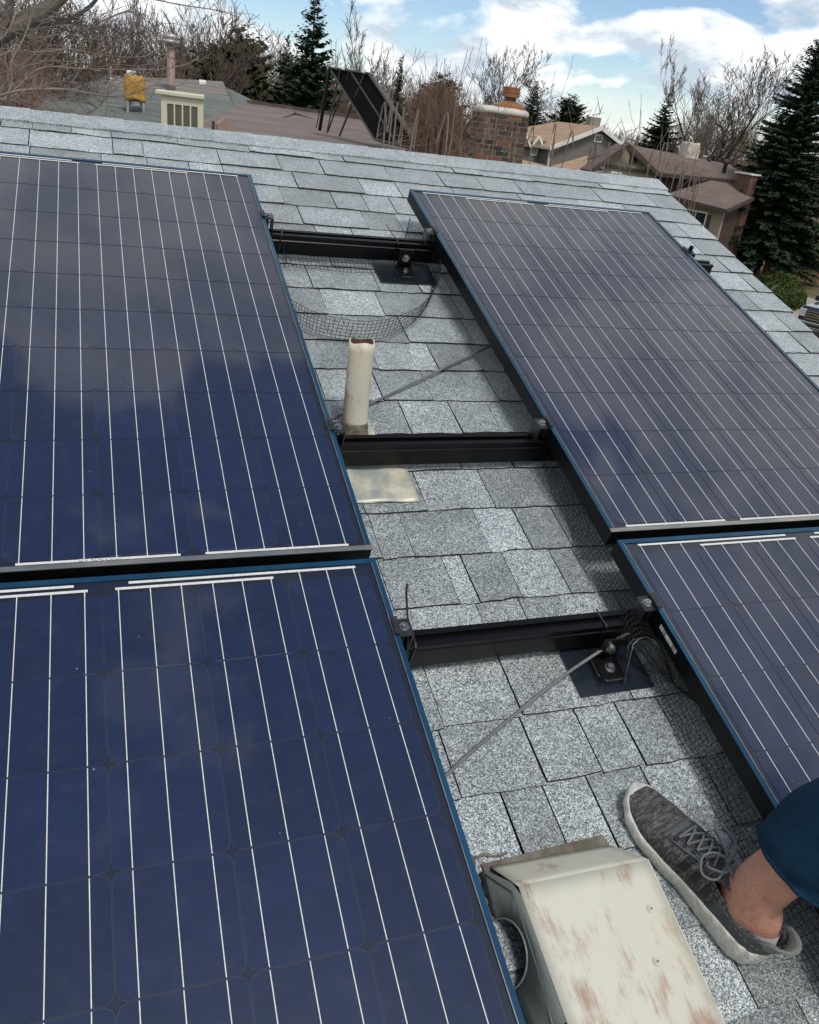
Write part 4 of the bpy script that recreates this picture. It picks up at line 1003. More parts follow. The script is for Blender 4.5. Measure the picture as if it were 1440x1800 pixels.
# the wood beyond: leafless trees nobody can tell apart
r_ = random.Random(5)
for i in range(74):
    px = -60 + 1560 * (i + r_.uniform(-.6, .6)) / 74; D = r_.uniform(48, 105) if px < 860 else r_.uniform(70, 110)
    hzn = 104 + .1285 * px
    base = 75 if px < 560 else (95 if px < 1000 else 100)
    if px < 330: above = r_.uniform(70, 140)
    elif px < 560: above = r_.uniform(60, 120)
    elif px < 760: above = r_.uniform(40, 105)
    elif px < 1000: above = r_.uniform(15, 75)
    elif px < 1200: above = r_.uniform(5, 40)
    else: above = r_.uniform(25, 95)
    place(r_.choice([PB[0], PB[1], PB[2], PB[3], PB[5], PB[5]]), px, hzn - above, D, r_.uniform(0, 6), 'leafless brown tree in the wood behind the houses', 'bare trees of the far wood')
# low brush that closes the wood near the horizon
r = np.random.default_rng(3); n = 26000
X = r.uniform(-110, 130, n); Y = r.uniform(75, 190, n); Hh = r.uniform(1.0, 1.0, n) * r.uniform(2.5, 8.5, n) * (1 + .25 * np.sin(X * .13) + .2 * np.sin(X * .041 + 1)); z0 = r.uniform(0, 1, n) * Hh
ln = r.uniform(.6, 2.4, n); az = r.uniform(0, 6.283, n); elv = r.uniform(.3, 1.4, n)
p0 = np.stack([X, Y, GZ + z0], 1); p1 = p0 + np.stack([np.cos(az) * np.cos(elv), np.sin(az) * np.cos(elv), np.sin(elv)], 1) * ln[:, None]
V, F = prisms(p0, p1, np.full(n, .05), np.full(n, .02)); root = fast_mesh('distant_brush', V, F, M_twig); tag(root, 'brown brush and branches closing the far wood', None, None, 'stuff')

# overhanging tree at left: trunk outside the frame, limbs reaching in
left = empty('overhanging_tree', (at(-420, 150, 6.5).x, at(-420, 150, 6.5).y, GZ), 'leafless tree whose pale limbs reach in from the left edge over the grey roof', 'tree')
lo_ = left.matrix_world.translation
base = at(-420, 150, 6.5); segs = []
def chain(pix, r0, r1, store, jit=.0):
    pts = [at(*p) - lo_ for p in pix]; n = len(pts) * 5; q = [spline(pts, i / n) for i in range(n + 1)]
    for i in range(n): store.append((tuple(q[i]), tuple(q[i + 1]), r0 + (r1 - r0) * i / n, r0 + (r1 - r0) * (i + 1) / n))
    return q
trk = []
bp0 = Vector((0, 0, 0)); top_ = base - lo_
for i in range(12):
    a = i / 12; b_ = (i + 1) / 12; trk.append(((.15 * math.sin(a * 5), 0, top_.z * 1.15 * a), (.15 * math.sin(b_ * 5), 0, top_.z * 1.15 * b_), .17 * (1 - a * .4), .17 * (1 - b_ * .4)))
seg_mesh('trunk', trk, M_bark, left, 10)
limbs = [([(-420, 190, 6.5), (-150, 120, 6.6), (-20, 68, 6.7), (40, 40, 6.8), (110, -8, 7.0), (220, -120, 7.2)], .075, .035, 'd')]
pale = [([(-420, 210, 6.5), (-150, 160, 6.6), (0, 160, 6.8), (60, 95, 6.9), (120, 87, 7), (190, 98, 7.1), (250, 100, 7.2), (275, 86, 7.3)], .016, .004), ([(-420, 240, 6.5), (-100, 200, 6.3), (0, 98, 6.5), (70, 92, 6.6), (122, 87, 6.7), (150, 92, 6.8)], .016, .006),
        ([(-420, 260, 6.5), (-60, 190, 6.2), (0, 168, 6.2), (45, 158, 6.3), (112, 157, 6.4), (150, 163, 6.5), (190, 169, 6.6), (230, 166, 6.7), (275, 148, 6.8), (296, 150, 6.9)], .018, .004),
        ([(-300, 240, 6.5), (0, 175, 6.3), (28, 155, 6.4), (75, 119, 6.5), (140, 121, 6.6), (210, 122, 6.7), (280, 122, 6.8), (330, 112, 6.9), (350, 98, 7)], .014, .003),
        ([(-200, 60, 6.8), (60, 30, 7), (150, 45, 7.2), (230, 20, 7.3), (260, 60, 7.3), (290, 95, 7.4), (330, 115, 7.5)], .014, .003),
        ([(-200, -60, 6.8), (120, -60, 7), (200, -20, 7.2), (300, 5, 7.4), (380, 18, 7.5), (420, 30, 7.6)], .014, .003),
        ([(60, 150, 6.3), (72, 175, 6.3), (90, 195, 6.3), (100, 208, 6.3)], .006, .002), ([(100, 157, 6.4), (140, 178, 6.5), (180, 172, 6.5), (210, 150, 6.6)], .006, .002),
        ([(190, 168, 6.6), (170, 190, 6.6), (150, 205, 6.6)], .005, .002), ([(0, 130, 6.4), (30, 122, 6.4), (80, 108, 6.5), (140, 110, 6.6), (200, 125, 6.6)], .007, .002),
        ([(0, 175, 6.2), (40, 178, 6.2), (75, 190, 6.2), (60, 205, 6.2)], .006, .002), ([(-60, 120, 6.2), (10, 60, 6.3), (30, 20, 6.4), (70, -30, 6.5)], .014, .006),
        ([(-60, 160, 6.2), (-10, 190, 6.2), (20, 150, 6.3), (20, 110, 6.3), (45, 60, 6.4), (60, 10, 6.5)], .012, .004), ([(-20, 40, 6.4), (60, 66, 6.6), (110, 60, 6.8), (200, 72, 7.0), (240, 55, 7.0)], .008, .002)]
dark_s = []; pale_s = []
rt_ = random.Random(9)
def twigs(q, store, cnt, ln, r):
    for _ in range(cnt):
        i = rt_.randrange(len(q) - 2); p = Vector(q[i]); d = (Vector(q[i + 1]) - p).normalized()
        d = (d * .8 + Vector((rt_.gauss(0, .5), rt_.gauss(0, .5), rt_.gauss(.25, .5)))).normalized(); l_ = ln * rt_.uniform(.3, 1.2); n = 5; rad = r
        for k in range(n):
            d = (d + Vector((rt_.gauss(0, .16), rt_.gauss(0, .16), rt_.gauss(.03, .16)))).normalized(); e = p + d * l_ / n
            store.append((tuple(p), tuple(e), rad * (1 - k / n * .6), rad * (1 - (k + 1) / n * .6))); p = e
            if rt_.random() < .5:
                d2 = (d + Vector((rt_.gauss(0, .6), rt_.gauss(0, .6), rt_.gauss(0, .6)))).normalized(); e2 = p + d2 * l_ * .25; store.append((tuple(p), tuple(e2), rad * .5, rad * .3))
for pix, r0, r1, _ in limbs:
    q = chain(pix, r0, r1, dark_s); twigs(q, pale_s, 34, .6, .004)
chain([(-20, 70, 6.7), (10, 40, 6.7), (18, 0, 6.7), (40, -60, 6.7)], .03, .02, dark_s); chain([(40, 40, 6.8), (95, 45, 7.0), (160, 10, 7.2), (190, -40, 7.3)], .02, .01, dark_s)
for pix, r0, r1 in pale:
    q = chain(pix, r0 * .55, r1 * .8, pale_s); twigs(q, pale_s, 15, .38, .0022)
seg_mesh('limb', dark_s, M_bark, left, 8); seg_mesh('crown', pale_s, M_pale, left, 5, .0016)

# tangle of thin reddish shoots at the left edge
sh = empty('leafless_shrub', (at(20, 230, 9).x, at(20, 230, 9).y, GZ), 'reddish brown tangle of thin shoots at the left edge in front of the grey roof', 'shrub')
def shoots(root, lst, spread, rad, m, sub=3, seed=1, split=False):
    rr_ = random.Random(seed); S = []; o = root.matrix_world.translation; hub = Vector((0, 0, .2))
    for (px, pt, D, px2, pb) in lst:
        if split: S = []
        a = at(px, pt, D) - o; b_ = at(px2, pb, D) - o
        foot_ = Vector((b_.x * .93, b_.y * .93, 0))
        low = Vector((foot_.x, foot_.y, 0))
        pts = [low, (low + b_) / 2 + Vector((rr_.gauss(0, .1), rr_.gauss(0, .1), 0)), b_, (a + b_) / 2 + Vector((rr_.gauss(0, .025), rr_.gauss(0, .03), 0)), a]
        q = [spline(pts, i / 24) for i in range(25)]
        for i in range(24): S.append((tuple(q[i]), tuple(q[i + 1]), rad * (2.2 - 1.6 * i / 24) if i < 14 else rad * (1.25 - .75 * (i - 14) / 10), rad * (2.2 - 1.6 * (i + 1) / 24) if i + 1 < 14 else rad * (1.25 - .75 * (i - 13) / 10)))
        for _ in range(sub):
            i = rr_.randrange(13, 23); p = Vector(q[i]); d = ((Vector(q[i + 1]) - p).normalized() + Vector((rr_.gauss(0, .4), rr_.gauss(0, .4), .2))).normalized()
            for k in range(4):
                e = p + d * rr_.uniform(.05, .11); S.append((tuple(p), tuple(e), rad * .5, rad * .4)); p = e; d = (d + Vector((rr_.gauss(0, .15), rr_.gauss(0, .15), .08))).normalized()
        if split: seg_mesh('stem', S, m, root, 5)
    if not split: seg_mesh('stem', S, m, root, 4)
rs = random.Random(21)
shoots(sh, [(rs.uniform(-30, 95), rs.uniform(85, 180), rs.uniform(8, 10), rs.uniform(-20, 70), 225) for _ in range(75)], .3, .004, M_twigr, 6)
s2 = empty('leafless_shrub', (at(755, 300, 9).x, at(755, 300, 9).y, GZ), 'dense reddish twiggy shrub rising behind the ridge left of the brick chimney', 'shrub')
lst = []
for _ in range(150):
    bx_ = rs.uniform(735, 800); tx = bx_ + rs.gauss(0, 14) + (10 if bx_ > 770 else 0); lst.append((tx, rs.uniform(135, 232) + abs(tx - 762) * .6, rs.uniform(8.4, 9.8), bx_, 285))
shoots(s2, lst, .3, .0045, M_twigr, 7, 2)
s3 = empty('leafless_shrub', (at(1020, 330, 6).x, at(1020, 330, 6).y, GZ), 'scattered upright bare shoots standing up past the far corner of the ridge', 'shrub')
tops = [(822, 88, 795, 145, 262), (832, 130, 812, 190, 280), (990, 160, 970, 180, 300), (976, 245, 968, 270, 312), (1035, 255, 1030, 280, 318), (1050, 250, 1040, 280, 318), (1127, 186, 1108, 240, 318), (1180, 216, 1164, 260, 320), (1164, 230, 1155, 262, 316), (1237, 238, 1222, 290, 372),
        (1210, 290, 1190, 330, 350), (1228, 300, 1205, 345, 362), (1176, 285, 1160, 318, 336), (1144, 272, 1138, 292, 322), (1196, 285, 1180, 318, 345), (1258, 300, 1215, 352, 378), (1214, 315, 1196, 340, 360), (1000, 215, 990, 240, 300), (1098, 262, 1090, 290, 312), (943, 215, 935, 250, 290), (915, 230, 905, 262, 290), (1068, 270, 1062, 292, 316), (861, 200, 850, 235, 280), (878, 170, 868, 215, 282), (903, 218, 898, 250, 288)]
shoots(s3, [(a, b_, 5.6 + (i % 5) * .25, c_ - 4, e_) for i, (a, b_, c_, d_, e_) in enumerate(tops)], .3, .0032, M_pale, 2, 4, True)
s4 = empty('leafless_shrub', (at(700, 300, 5.4).x, at(700, 300, 5.4).y, GZ), 'few forked bare stems poking up in front of the tilted collector', 'shrub')
shoots(s4, [(679, 202, 5.2, 683, 262), (700, 222, 5.2, 690, 262), (706, 243, 5.3, 703, 266), (722, 254, 5.3, 720, 268), (679, 230, 5.2, 674, 262), (776, 245, 5.3, 782, 275)], .3, .0042, M_pale, 1, 7, True)

q0_ = seg_mesh('leg_hair', HAIR, M_hair, person); q0_['kind'] = 'stuff'
# ---- buildings
def shingled(name, c1, c2, rows, axis=1):
    m = bpy.data.materials.new(name); m.use_nodes = True; t = m.node_tree; p = t.nodes['Principled BSDF']
    tc = N(t, 'ShaderNodeTexCoord'); vec = tc.outputs['Object']; sx = N(t, 'ShaderNodeSeparateXYZ'); L(t, vec, sx.inputs[0])
    w = N(t, 'ShaderNodeMath', operation='MULTIPLY'); L(t, sx.outputs[2], w.inputs[0]); w.inputs[1].default_value = rows
    fr = N(t, 'ShaderNodeMath', operation='FRACT'); L(t, w.outputs[0], fr.inputs[0]); fl = N(t, 'ShaderNodeMath', operation='FLOOR'); L(t, w.outputs[0], fl.inputs[0])
    cb = N(t, 'ShaderNodeCombineXYZ'); L(t, fl.outputs[0], cb.inputs[2])
    ax = N(t, 'ShaderNodeMath', operation='ADD'); L(t, sx.outputs[0], ax.inputs[0]); L(t, sx.outputs[1], ax.inputs[1])
    ml = N(t, 'ShaderNodeMath', operation='MULTIPLY'); L(t, ax.outputs[0], ml.inputs[0]); ml.inputs[1].default_value = 4.5; L(t, ml.outputs[0], cb.inputs[0])
    n = N(t, 'ShaderNodeTexNoise'); n.inputs['Scale'].default_value = 1.7; n.inputs['Detail'].default_value = 1; L(t, cb.outputs[0], n.inputs['Vector'])
    base = mixc(t, ramp(t, n.outputs[0], [(.38, 0.0), (.62, 1.0)]), c1, c2)
    base = mixc(t, ramp(t, fr.outputs[0], [(0, .55), (.14, .0)]), base, tuple(x * .3 for x in c1))
    base = mixc(t, 1.0, base, ramp(t, noise(t, vec, 1.3, 6), [(.3, .85), (.7, 1.12)]), 'MULTIPLY')
    L(t, base, p.inputs['Base Color']); p.inputs['Roughness'].default_value = .85
    b = N(t, 'ShaderNodeBump'); b.inputs['Strength'].default_value = .6; b.inputs['Distance'].default_value = .02; L(t, fr.outputs[0], b.inputs['Height']); L(t, b.outputs[0], p.inputs['Normal'])
    return m
M_brroof = shingled('brown_shingles', (.125, .092, .078), (.175, .135, .115), 13)
M_grroof = shingled('grey_green_shingles', (.085, .10, .088), (.145, .16, .14), 12)
M_grroof2 = shingled('weathered_brown_shingles', (.15, .125, .11), (.215, .19, .17), 12)
M_tanroof = shingled('tan_shingles', (.30, .19, .12), (.38, .26, .17), 8)
M_hroof = shingled('umber_shingles', (.12, .085, .072), (.165, .122, .105), 8)
M_gwall = mat('grey_stucco', (.155, .142, .13), (.185, .17, .155), 1.5, .9)
M_tanw = mat('tan_stucco', (.25, .215, .165), (.29, .25, .195), 1.5, .9)
M_brwall = mat('brown_siding', (.045, .028, .022), (.07, .045, .035), 3, .85)
M_trim = mat('white_trim', (.62, .61, .57), (.7, .69, .65), 3, .6)
M_dtrim = mat('dark_brown_trim', (.05, .035, .028), (.07, .05, .04), 3, .7)
M_glass = mat('window_glass', (.02, .03, .035), None, rough=.08, spec=.8)
M_blind = mat('window_blind', (.30, .34, .36), (.4, .44, .46), 5, .6)
def W3(*p): return at(*p)
def face_house(name, o, label, cat='house', group=None): return empty(name, Vector(o), label, cat, group)
def poly(root, name, pts, m, th=(0, 0, -.12)):
    o = root.matrix_world.translation; mb = MB(); mb.slab([Vector(p) - o for p in pts], th); return mb.build(name, m, root)
def bar(root, name, a, b_, w, m, parent=None):
    o = root.matrix_world.translation; a = Vector(a) - o; b_ = Vector(b_) - o; mb = MB(); d = (b_ - a).normalized(); s_ = Vector((-d.y, d.x, 0)); s_ = s_.normalized() if s_.length > .01 else Vector((1, 0, 0)); u_ = s_.cross(d).normalized()
    ex_ = lambda p: [p - s_ * w * .4 - u_ * w, p + s_ * w * .4 - u_ * w, p + s_ * w * .4 + u_ * w, p - s_ * w * .4 + u_ * w]
    mb.hexa([*ex_(a), *ex_(b_)]); return mb.build(name, m, parent or root)
# generic axis system: P = O + ex*x + ey*y (ground axes) + z
class Frame:
    def __init__(s, O, ang, root=None): s.O = Vector(O); s.c = math.cos(ang); s.s = math.sin(ang)
    def __call__(s, x, y, z): return Vector((s.O.x + s.c * x - s.s * y, s.O.y + s.s * x + s.c * y, z))
    def solve(s, px, py, plane, val):
        """point where the pixel's ray meets x=val or y=val in this frame"""
        d = dirw(px, py); o = CW - s.O
        ox, oy = s.c * o.x + s.s * o.y, -s.s * o.x + s.c * o.y; dx_, dy_ = s.c * d.x + s.s * d.y, -s.s * d.x + s.c * d.y
        t = (val - ox) / dx_ if plane == 'x' else (val - oy) / dy_; return (ox + t * dx_, oy + t * dy_, CW.z + t * d.z)
def wall_window(root, fr, plane, val, quad, label=None, mull=1, blind=False, sgn=-1, tm=None):
    """window from two opposite pixel corners on a wall plane"""
    a = fr.solve(*quad[0], plane, val); b_ = fr.solve(*quad[1], plane, val); o = root.matrix_world.translation
    i = 1 if plane == 'x' else 0; lo_, hi_ = sorted((a[i], b_[i])); z0, z1 = sorted((a[2], b_[2]))
    def bxx(u0, u1, za, zb, d0, d1):
        f = (lambda u, d: (val + sgn * d, u)) if plane == 'x' else (lambda u, d: (u, val + sgn * d))
        return [fr(*f(u, d), z) - o for z in (za, zb) for u, d in ((u0, d0), (u1, d0), (u1, d1), (u0, d1))]
    w = MB(); t = .09
    for q in (bxx(lo_, hi_, z1 - t, z1, .0, .06), bxx(lo_, hi_, z0, z0 + t, .0, .06), bxx(lo_, lo_ + t, z0 + t, z1 - t, .0, .06), bxx(hi_ - t, hi_, z0 + t, z1 - t, .0, .06)): w.hexa(q)
    for k in range(mull):
        c_ = lo_ + (hi_ - lo_) * (k + 1) / (mull + 1); w.hexa(bxx(c_ - .03, c_ + .03, z0 + t, z1 - t, .0, .05))
    wn = w.build('window', tm or M_trim, root)
    g = MB(); g.hexa(bxx(lo_ + t, hi_ - t, z0 + t, z1 - t, .005, .02)); g.build('pane', M_blind if blind else M_glass, wn)
    return wn
def gable_house(name, label, O, ang, w, l, eave, peak, wallm, roofm, over=.4, trim=M_trim, hip=0):
    """ridge along local y; gable wall faces -y; w across x"""
    fr = Frame(O, ang); root = empty(name, Vector((O[0], O[1], GZ)), label, 'house'); o = root.matrix_world.translation
    mb = MB(); P = [fr(-w / 2, 0, GZ), fr(w / 2, 0, GZ), fr(w / 2, 0, eave), fr(0, 0, peak - .1), fr(-w / 2, 0, eave)]; Q = [fr(x, l, z) for x, z in ((-w / 2, GZ), (w / 2, GZ), (w / 2, eave), (0, peak - .1), (-w / 2, eave))]
    vs = [p - o for p in P + Q]
    if hip:
        vs[8] = fr(0, l - .5, eave) - o
    mb.add(vs, [(0, 1, 2, 3, 4), (9, 8, 7, 6, 5)] + [(i, 5 + i, 5 + (i + 1) % 5, (i + 1) % 5) for i in range(5)]); mb.build('wall', wallm, root)
    sl = (peak - eave) / (w / 2); ew = w / 2 + over; ze = peak - sl * ew
    mb = MB()
    yb = l - hip if hip else l + over
    for s_ in (-1, 1):
        q = [fr(0, -over, peak), fr(0, yb, peak), fr(s_ * ew, l + over, ze), fr(s_ * ew, -over, ze)]
        mb.slab([p - o for p in q], (0, 0, .14))
    if hip: mb.slab([p - o for p in (fr(0, yb, peak), fr(ew, l + over, ze), fr(-ew, l + over, ze))], (0, 0, .14))
    rf = mb.build('roof', roofm, root)
    for s_ in (-1, 1):
        bar(root, 'fascia', fr(0, -over - .03, peak + .02), fr(s_ * ew, -over - .03, ze + .02), .13, trim)
        bar(root, 'fascia', fr(s_ * (ew + .02), -over, ze + .04), fr(s_ * (ew + .02), l + over, ze + .04), .10, trim)
    return root, fr, rf
# grey two-storey house with tan roof (far, right of chimney)
g_l = at(968, 258, 58); g_p = at(1056, 226, 58.6); g_r = at(1118, 262, 59.5)
gw = (Vector((g_r.x, g_r.y)) - Vector((g_l.x, g_l.y))).length
ang = math.atan2(g_r.y - g_l.y, g_r.x - g_l.x); mid = (g_l + g_r) / 2
h1, f1, rf1 = gable_house('two_storey_house', 'grey two-storey house with tan roof and white trim, right of the brick chimney', (mid.x, mid.y, GZ), ang, gw, 9, g_l.z, g_p.z, M_gwall, M_tanroof, .35, hip=4.2)
wall_window(h1, f1, 'y', 0, ((1046, 235), (1057, 251)), mull=0)
for q in (((928, 238), (942, 278)), ((947, 244), (962, 284))):
    # side wall bay with two tall windows, set forward to the left of the gable
    pass
mb = MB(); o = h1.matrix_world.translation
yb0 = 0.0
bay = MB(); bl = -gw / 2 - 2.6
for p in ([f1(bl, 1.2, GZ), f1(-gw / 2 - .01, 1.2, GZ), f1(-gw / 2 - .01, 8, GZ), f1(bl, 8, GZ), f1(bl, 1.2, g_l.z - .1), f1(-gw / 2 - .01, 1.2, g_l.z - .1), f1(-gw / 2 - .01, 8, g_l.z - .1), f1(bl, 8, g_l.z - .1)],): bay.hexa([x - o for x in p])
bay.build('side_wing', M_gwall, h1)
mb = MB(); mb.slab([x - o for x in (f1(bl - .4, .8, g_l.z - .05), f1(-gw / 2 + .2, .8, g_l.z + .25), f1(-gw / 2 + 1.2, 8.4, g_l.z + 1.3), f1(bl - .4, 8.4, g_l.z - .05))], (0, 0, .14)); mb.build('wing_roof', M_tanroof, h1)
for xa in (.25, 1.45):
    mb = MB(); cx_ = bl + xa + .6; z_ = g_l.z
    mb.slab([x - o for x in (f1(cx_ - .55, .85, z_ - .18), f1(cx_ + .55, .85, z_ - .18), f1(cx_, .85, z_ + .55))], (f1(0, 1.8, 0) - f1(0, 0, 0))); mb.build('dormer', M_tanroof, h1)
    bar(h1, 'fascia', f1(cx_, .80, z_ + .58), f1(cx_ - .6, .80, z_ - .2), .08, M_trim); bar(h1, 'fascia', f1(cx_, .80, z_ + .58), f1(cx_ + .6, .80, z_ - .2), .08, M_trim)
wall_window(h1, f1, 'y', 1.2, ((935, 245), (943, 274)), mull=0, blind=True); wall_window(h1, f1, 'y', 1.2, ((952, 252), (961, 281)), mull=0, blind=True)
bar(h1, 'corner_board', f1(-gw / 2 - .03, -.03, GZ + 2), f1(-gw / 2 - .03, -.03, g_l.z), .12, M_trim)
# lower tan porch roof in front of it
a_, b_, c_, d_ = at(925, 276, 56), at(1000, 318, 51), at(1062, 284, 52), at(1036, 272, 57)
q0 = [at(915, 283, 54), at(958, 292, 52), at(1005, 307, 50.5), at(1062, 284, 51.5), at(1030, 273, 56.5)]
poly(h1, 'porch_roof', [at(965, 293, 53), at(1004, 306, 51), at(1056, 289, 52), at(1034, 273, 57)], M_tanroof)
poly(h1, 'porch_roof', [at(915, 280, 55), at(918, 290, 52), at(962, 294, 52.5), at(958, 290, 56.8)], M_tanroof)
bar(h1, 'fascia', at(1000, 308, 50.9), at(1062, 289, 51.9), .12, M_trim)
# brown house: front gable + long ridge to the right, lower wing
b_l = at(1045, 296, 47); b_p = at(1106, 257, 47); b_r = at(1156, 304, 47)
O2 = ((b_l.x + b_r.x) / 2, b_l.y, GZ); ze_ = (b_l.z + b_r.z) / 2; w2 = b_r.x - b_l.x
h2 = empty('brown_house', Vector((O2[0], O2[1], GZ)), 'brown and tan house with umber roof behind the right end of the ridge', 'house'); o = h2.matrix_world.translation
yk = 0
def hq(*p): return at(*p) - o
mb = MB()
A = at(1048, 297, 47); B = at(1106, 257, 47); Cc = at(1154, 304, 47); A0_ = Vector((A.x, A.y, GZ)); C0_ = Vector((Cc.x, Cc.y, GZ))
mb.slab([p - o for p in (A0_, C0_, Cc, B, A)], (0, .9, 0)); mb.build('wall', M_tanw, h2)
# main roof plane facing us, and its back plane
e0, e1 = at(1158, 306, 47.0), at(1328, 322, 43.5); r0, r1 = at(1106, 254, 50.5), at(1283, 289, 48.5)
poly(h2, 'roof', [e0, e1, r1, r0], M_hroof)
back = [r0, r1, Vector((e1.x, r1.y + 5, e1.z)), Vector((r0.x, r0.y + 5.5, e0.z))]
poly(h2, 'roof', back, M_hroof)
poly(h2, 'roof', [at(1100, 255, 47), at(1109, 255, 50.5), at(1158, 306, 47.2), at(1152, 305, 46.5)], M_hroof, (0, 0, -.1))
poly(h2, 'roof', [at(1042, 300, 46.6), at(1106, 255.5, 46.6), at(1106, 255.5, 46.6) + Vector((0, 1.5, 0)), at(1042, 300, 46.6) + Vector((0, 1.5, 0))], M_hroof, (0, 0, -.1))
bar(h2, 'fascia', at(1042, 300, 46.5), at(1105, 255.5, 46.5), .12, M_dtrim); bar(h2, 'fascia', at(1105, 255.5, 46.5), at(1158, 307, 46.5), .12, M_dtrim)
bar(h2, 'fascia', at(1158, 307, 46.9), at(1328, 323.5, 43.4), .12, M_dtrim)
bar(h2, 'belt_course', at(1052, 288, 46.9), at(1140, 303, 46.9), .08, M_dtrim)
f2 = Frame((o.x, A.y, 0), 0)
wall_window(h2, f2, 'y', 0, ((1108, 272), (1119, 289)), mull=0, tm=M_dtrim)
wall_window(h2, f2, 'y', 0, ((1074, 301), (1090, 313)), mull=0, blind=True); wall_window(h2, f2, 'y', 0, ((1046, 292), (1060, 303)), mull=0)
# recessed wall under the main eave
mb = MB(); q = [at(1160, 309, 46.9), at(1326, 325, 43.9)]; mb.slab([p - o for p in (Vector((q[0].x, q[0].y + .5, GZ)), Vector((q[1].x, q[1].y + .5, GZ)), Vector((q[1].x, q[1].y + .5, q[1].z)), Vector((q[0].x, q[0].y + .5, q[0].z)))], (0, 3.5, 0)); mb.build('upper_wall', M_brwall, h2)
# lower wing
lw = [at(1168, 342, 43.6), at(1277, 370, 40), at(1325, 348, 41.6), at(1314, 327, 43.3), at(1250, 316, 44.5)]
poly(h2, 'wing_roof', [lw[0], lw[1], at(1250, 317, 43.9)], M_hroof); poly(h2, 'wing_roof', [lw[1], lw[2], lw[3], at(1250, 317, 43.9)], M_hroof)
bar(h2, 'fascia', at(1168, 343.5, 43.5), at(1277, 371.5, 39.9), .10, M_dtrim); bar(h2, 'fascia', at(1277, 371.5, 39.9), at(1325, 349.5, 41.5), .10, M_dtrim)
wf0, wf1 = at(1172, 346, 44.1), at(1272, 372, 40.6)
angw = math.atan2(wf1.y - wf0.y, wf1.x - wf0.x); f3 = Frame((wf0.x, wf0.y, 0), angw); Lw = (Vector((wf1.x, wf1.y)) - Vector((wf0.x, wf0.y))).length
mb = MB(); zt = min(wf0.z, wf1.z) + .05
mb.hexa([p - o for p in (f3(0, .0, GZ), f3(Lw, .0, GZ), f3(Lw, .25, GZ), f3(0, .25, GZ), f3(0, 0, zt), f3(Lw, 0, zt), f3(Lw, .25, zt - .0), f3(0, .25, zt))]); mb.build('wing_wall', M_tanw, h2)
mb = MB(); mb.hexa([p - o for p in (f3(-.0, -.04, GZ), f3(Lw + .0, -.04, GZ), f3(Lw, -.004, GZ), f3(0, -.004, GZ), f3(0, -.04, GZ + .9), f3(Lw, -.04, GZ + .9), f3(Lw, -.004, GZ + .9), f3(0, -.004, GZ + .9))])
M_brickf = mat('far_brick', (.09, .045, .032), (.15, .08, .055), 6, .9); mb.build('brick_plinth', M_brickf, h2)
wall_window(h2, f3, 'y', 0, ((1205, 366), (1238, 402)), mull=1)
mb = MB(); a = f3.solve(1243, 372, 'y', 0); mb.hexa([p - o for z in (zt - 1.6, zt - .35) for p in (f3(a[0], -.05, z), f3(a[0] + .35, -.05, z), f3(a[0] + .35, -.005, z), f3(a[0], -.005, z))]); mb.build('shutter', M_dtrim, h2)
# dark brown side wall and brick end chimney
sw1 = at(1322, 352, 42.2)
mb = MB(); fe = f3(Lw, 0, 0); mb.slab([p - o for p in (Vector((fe.x + .01, fe.y, GZ)), Vector((sw1.x, sw1.y + .2, GZ)), Vector((sw1.x, sw1.y + .2, sw1.z)), Vector((fe.x + .01, fe.y, zt)))], (0, .3, 0)); mb.build('side_wall', M_brwall, h2)
cb_ = at(1322, 310, 41.9); mb = MB()
mb.box((cb_.x - .05 - o.x, cb_.y - o.y, 0), (cb_.x + .45 - o.x, cb_.y + 1.3 - o.y, cb_.z + .05 - GZ)); ch = mb.build('end_chimney', M_brickf, h2)
mb = MB(); mb.box((cb_.x - .15 - o.x, cb_.y - .08 - o.y, cb_.z + .052 - GZ), (cb_.x + .58 - o.x, cb_.y + 1.4 - o.y, cb_.z + .14 - GZ)); mb.build('chimney_crown', M_trim, ch)
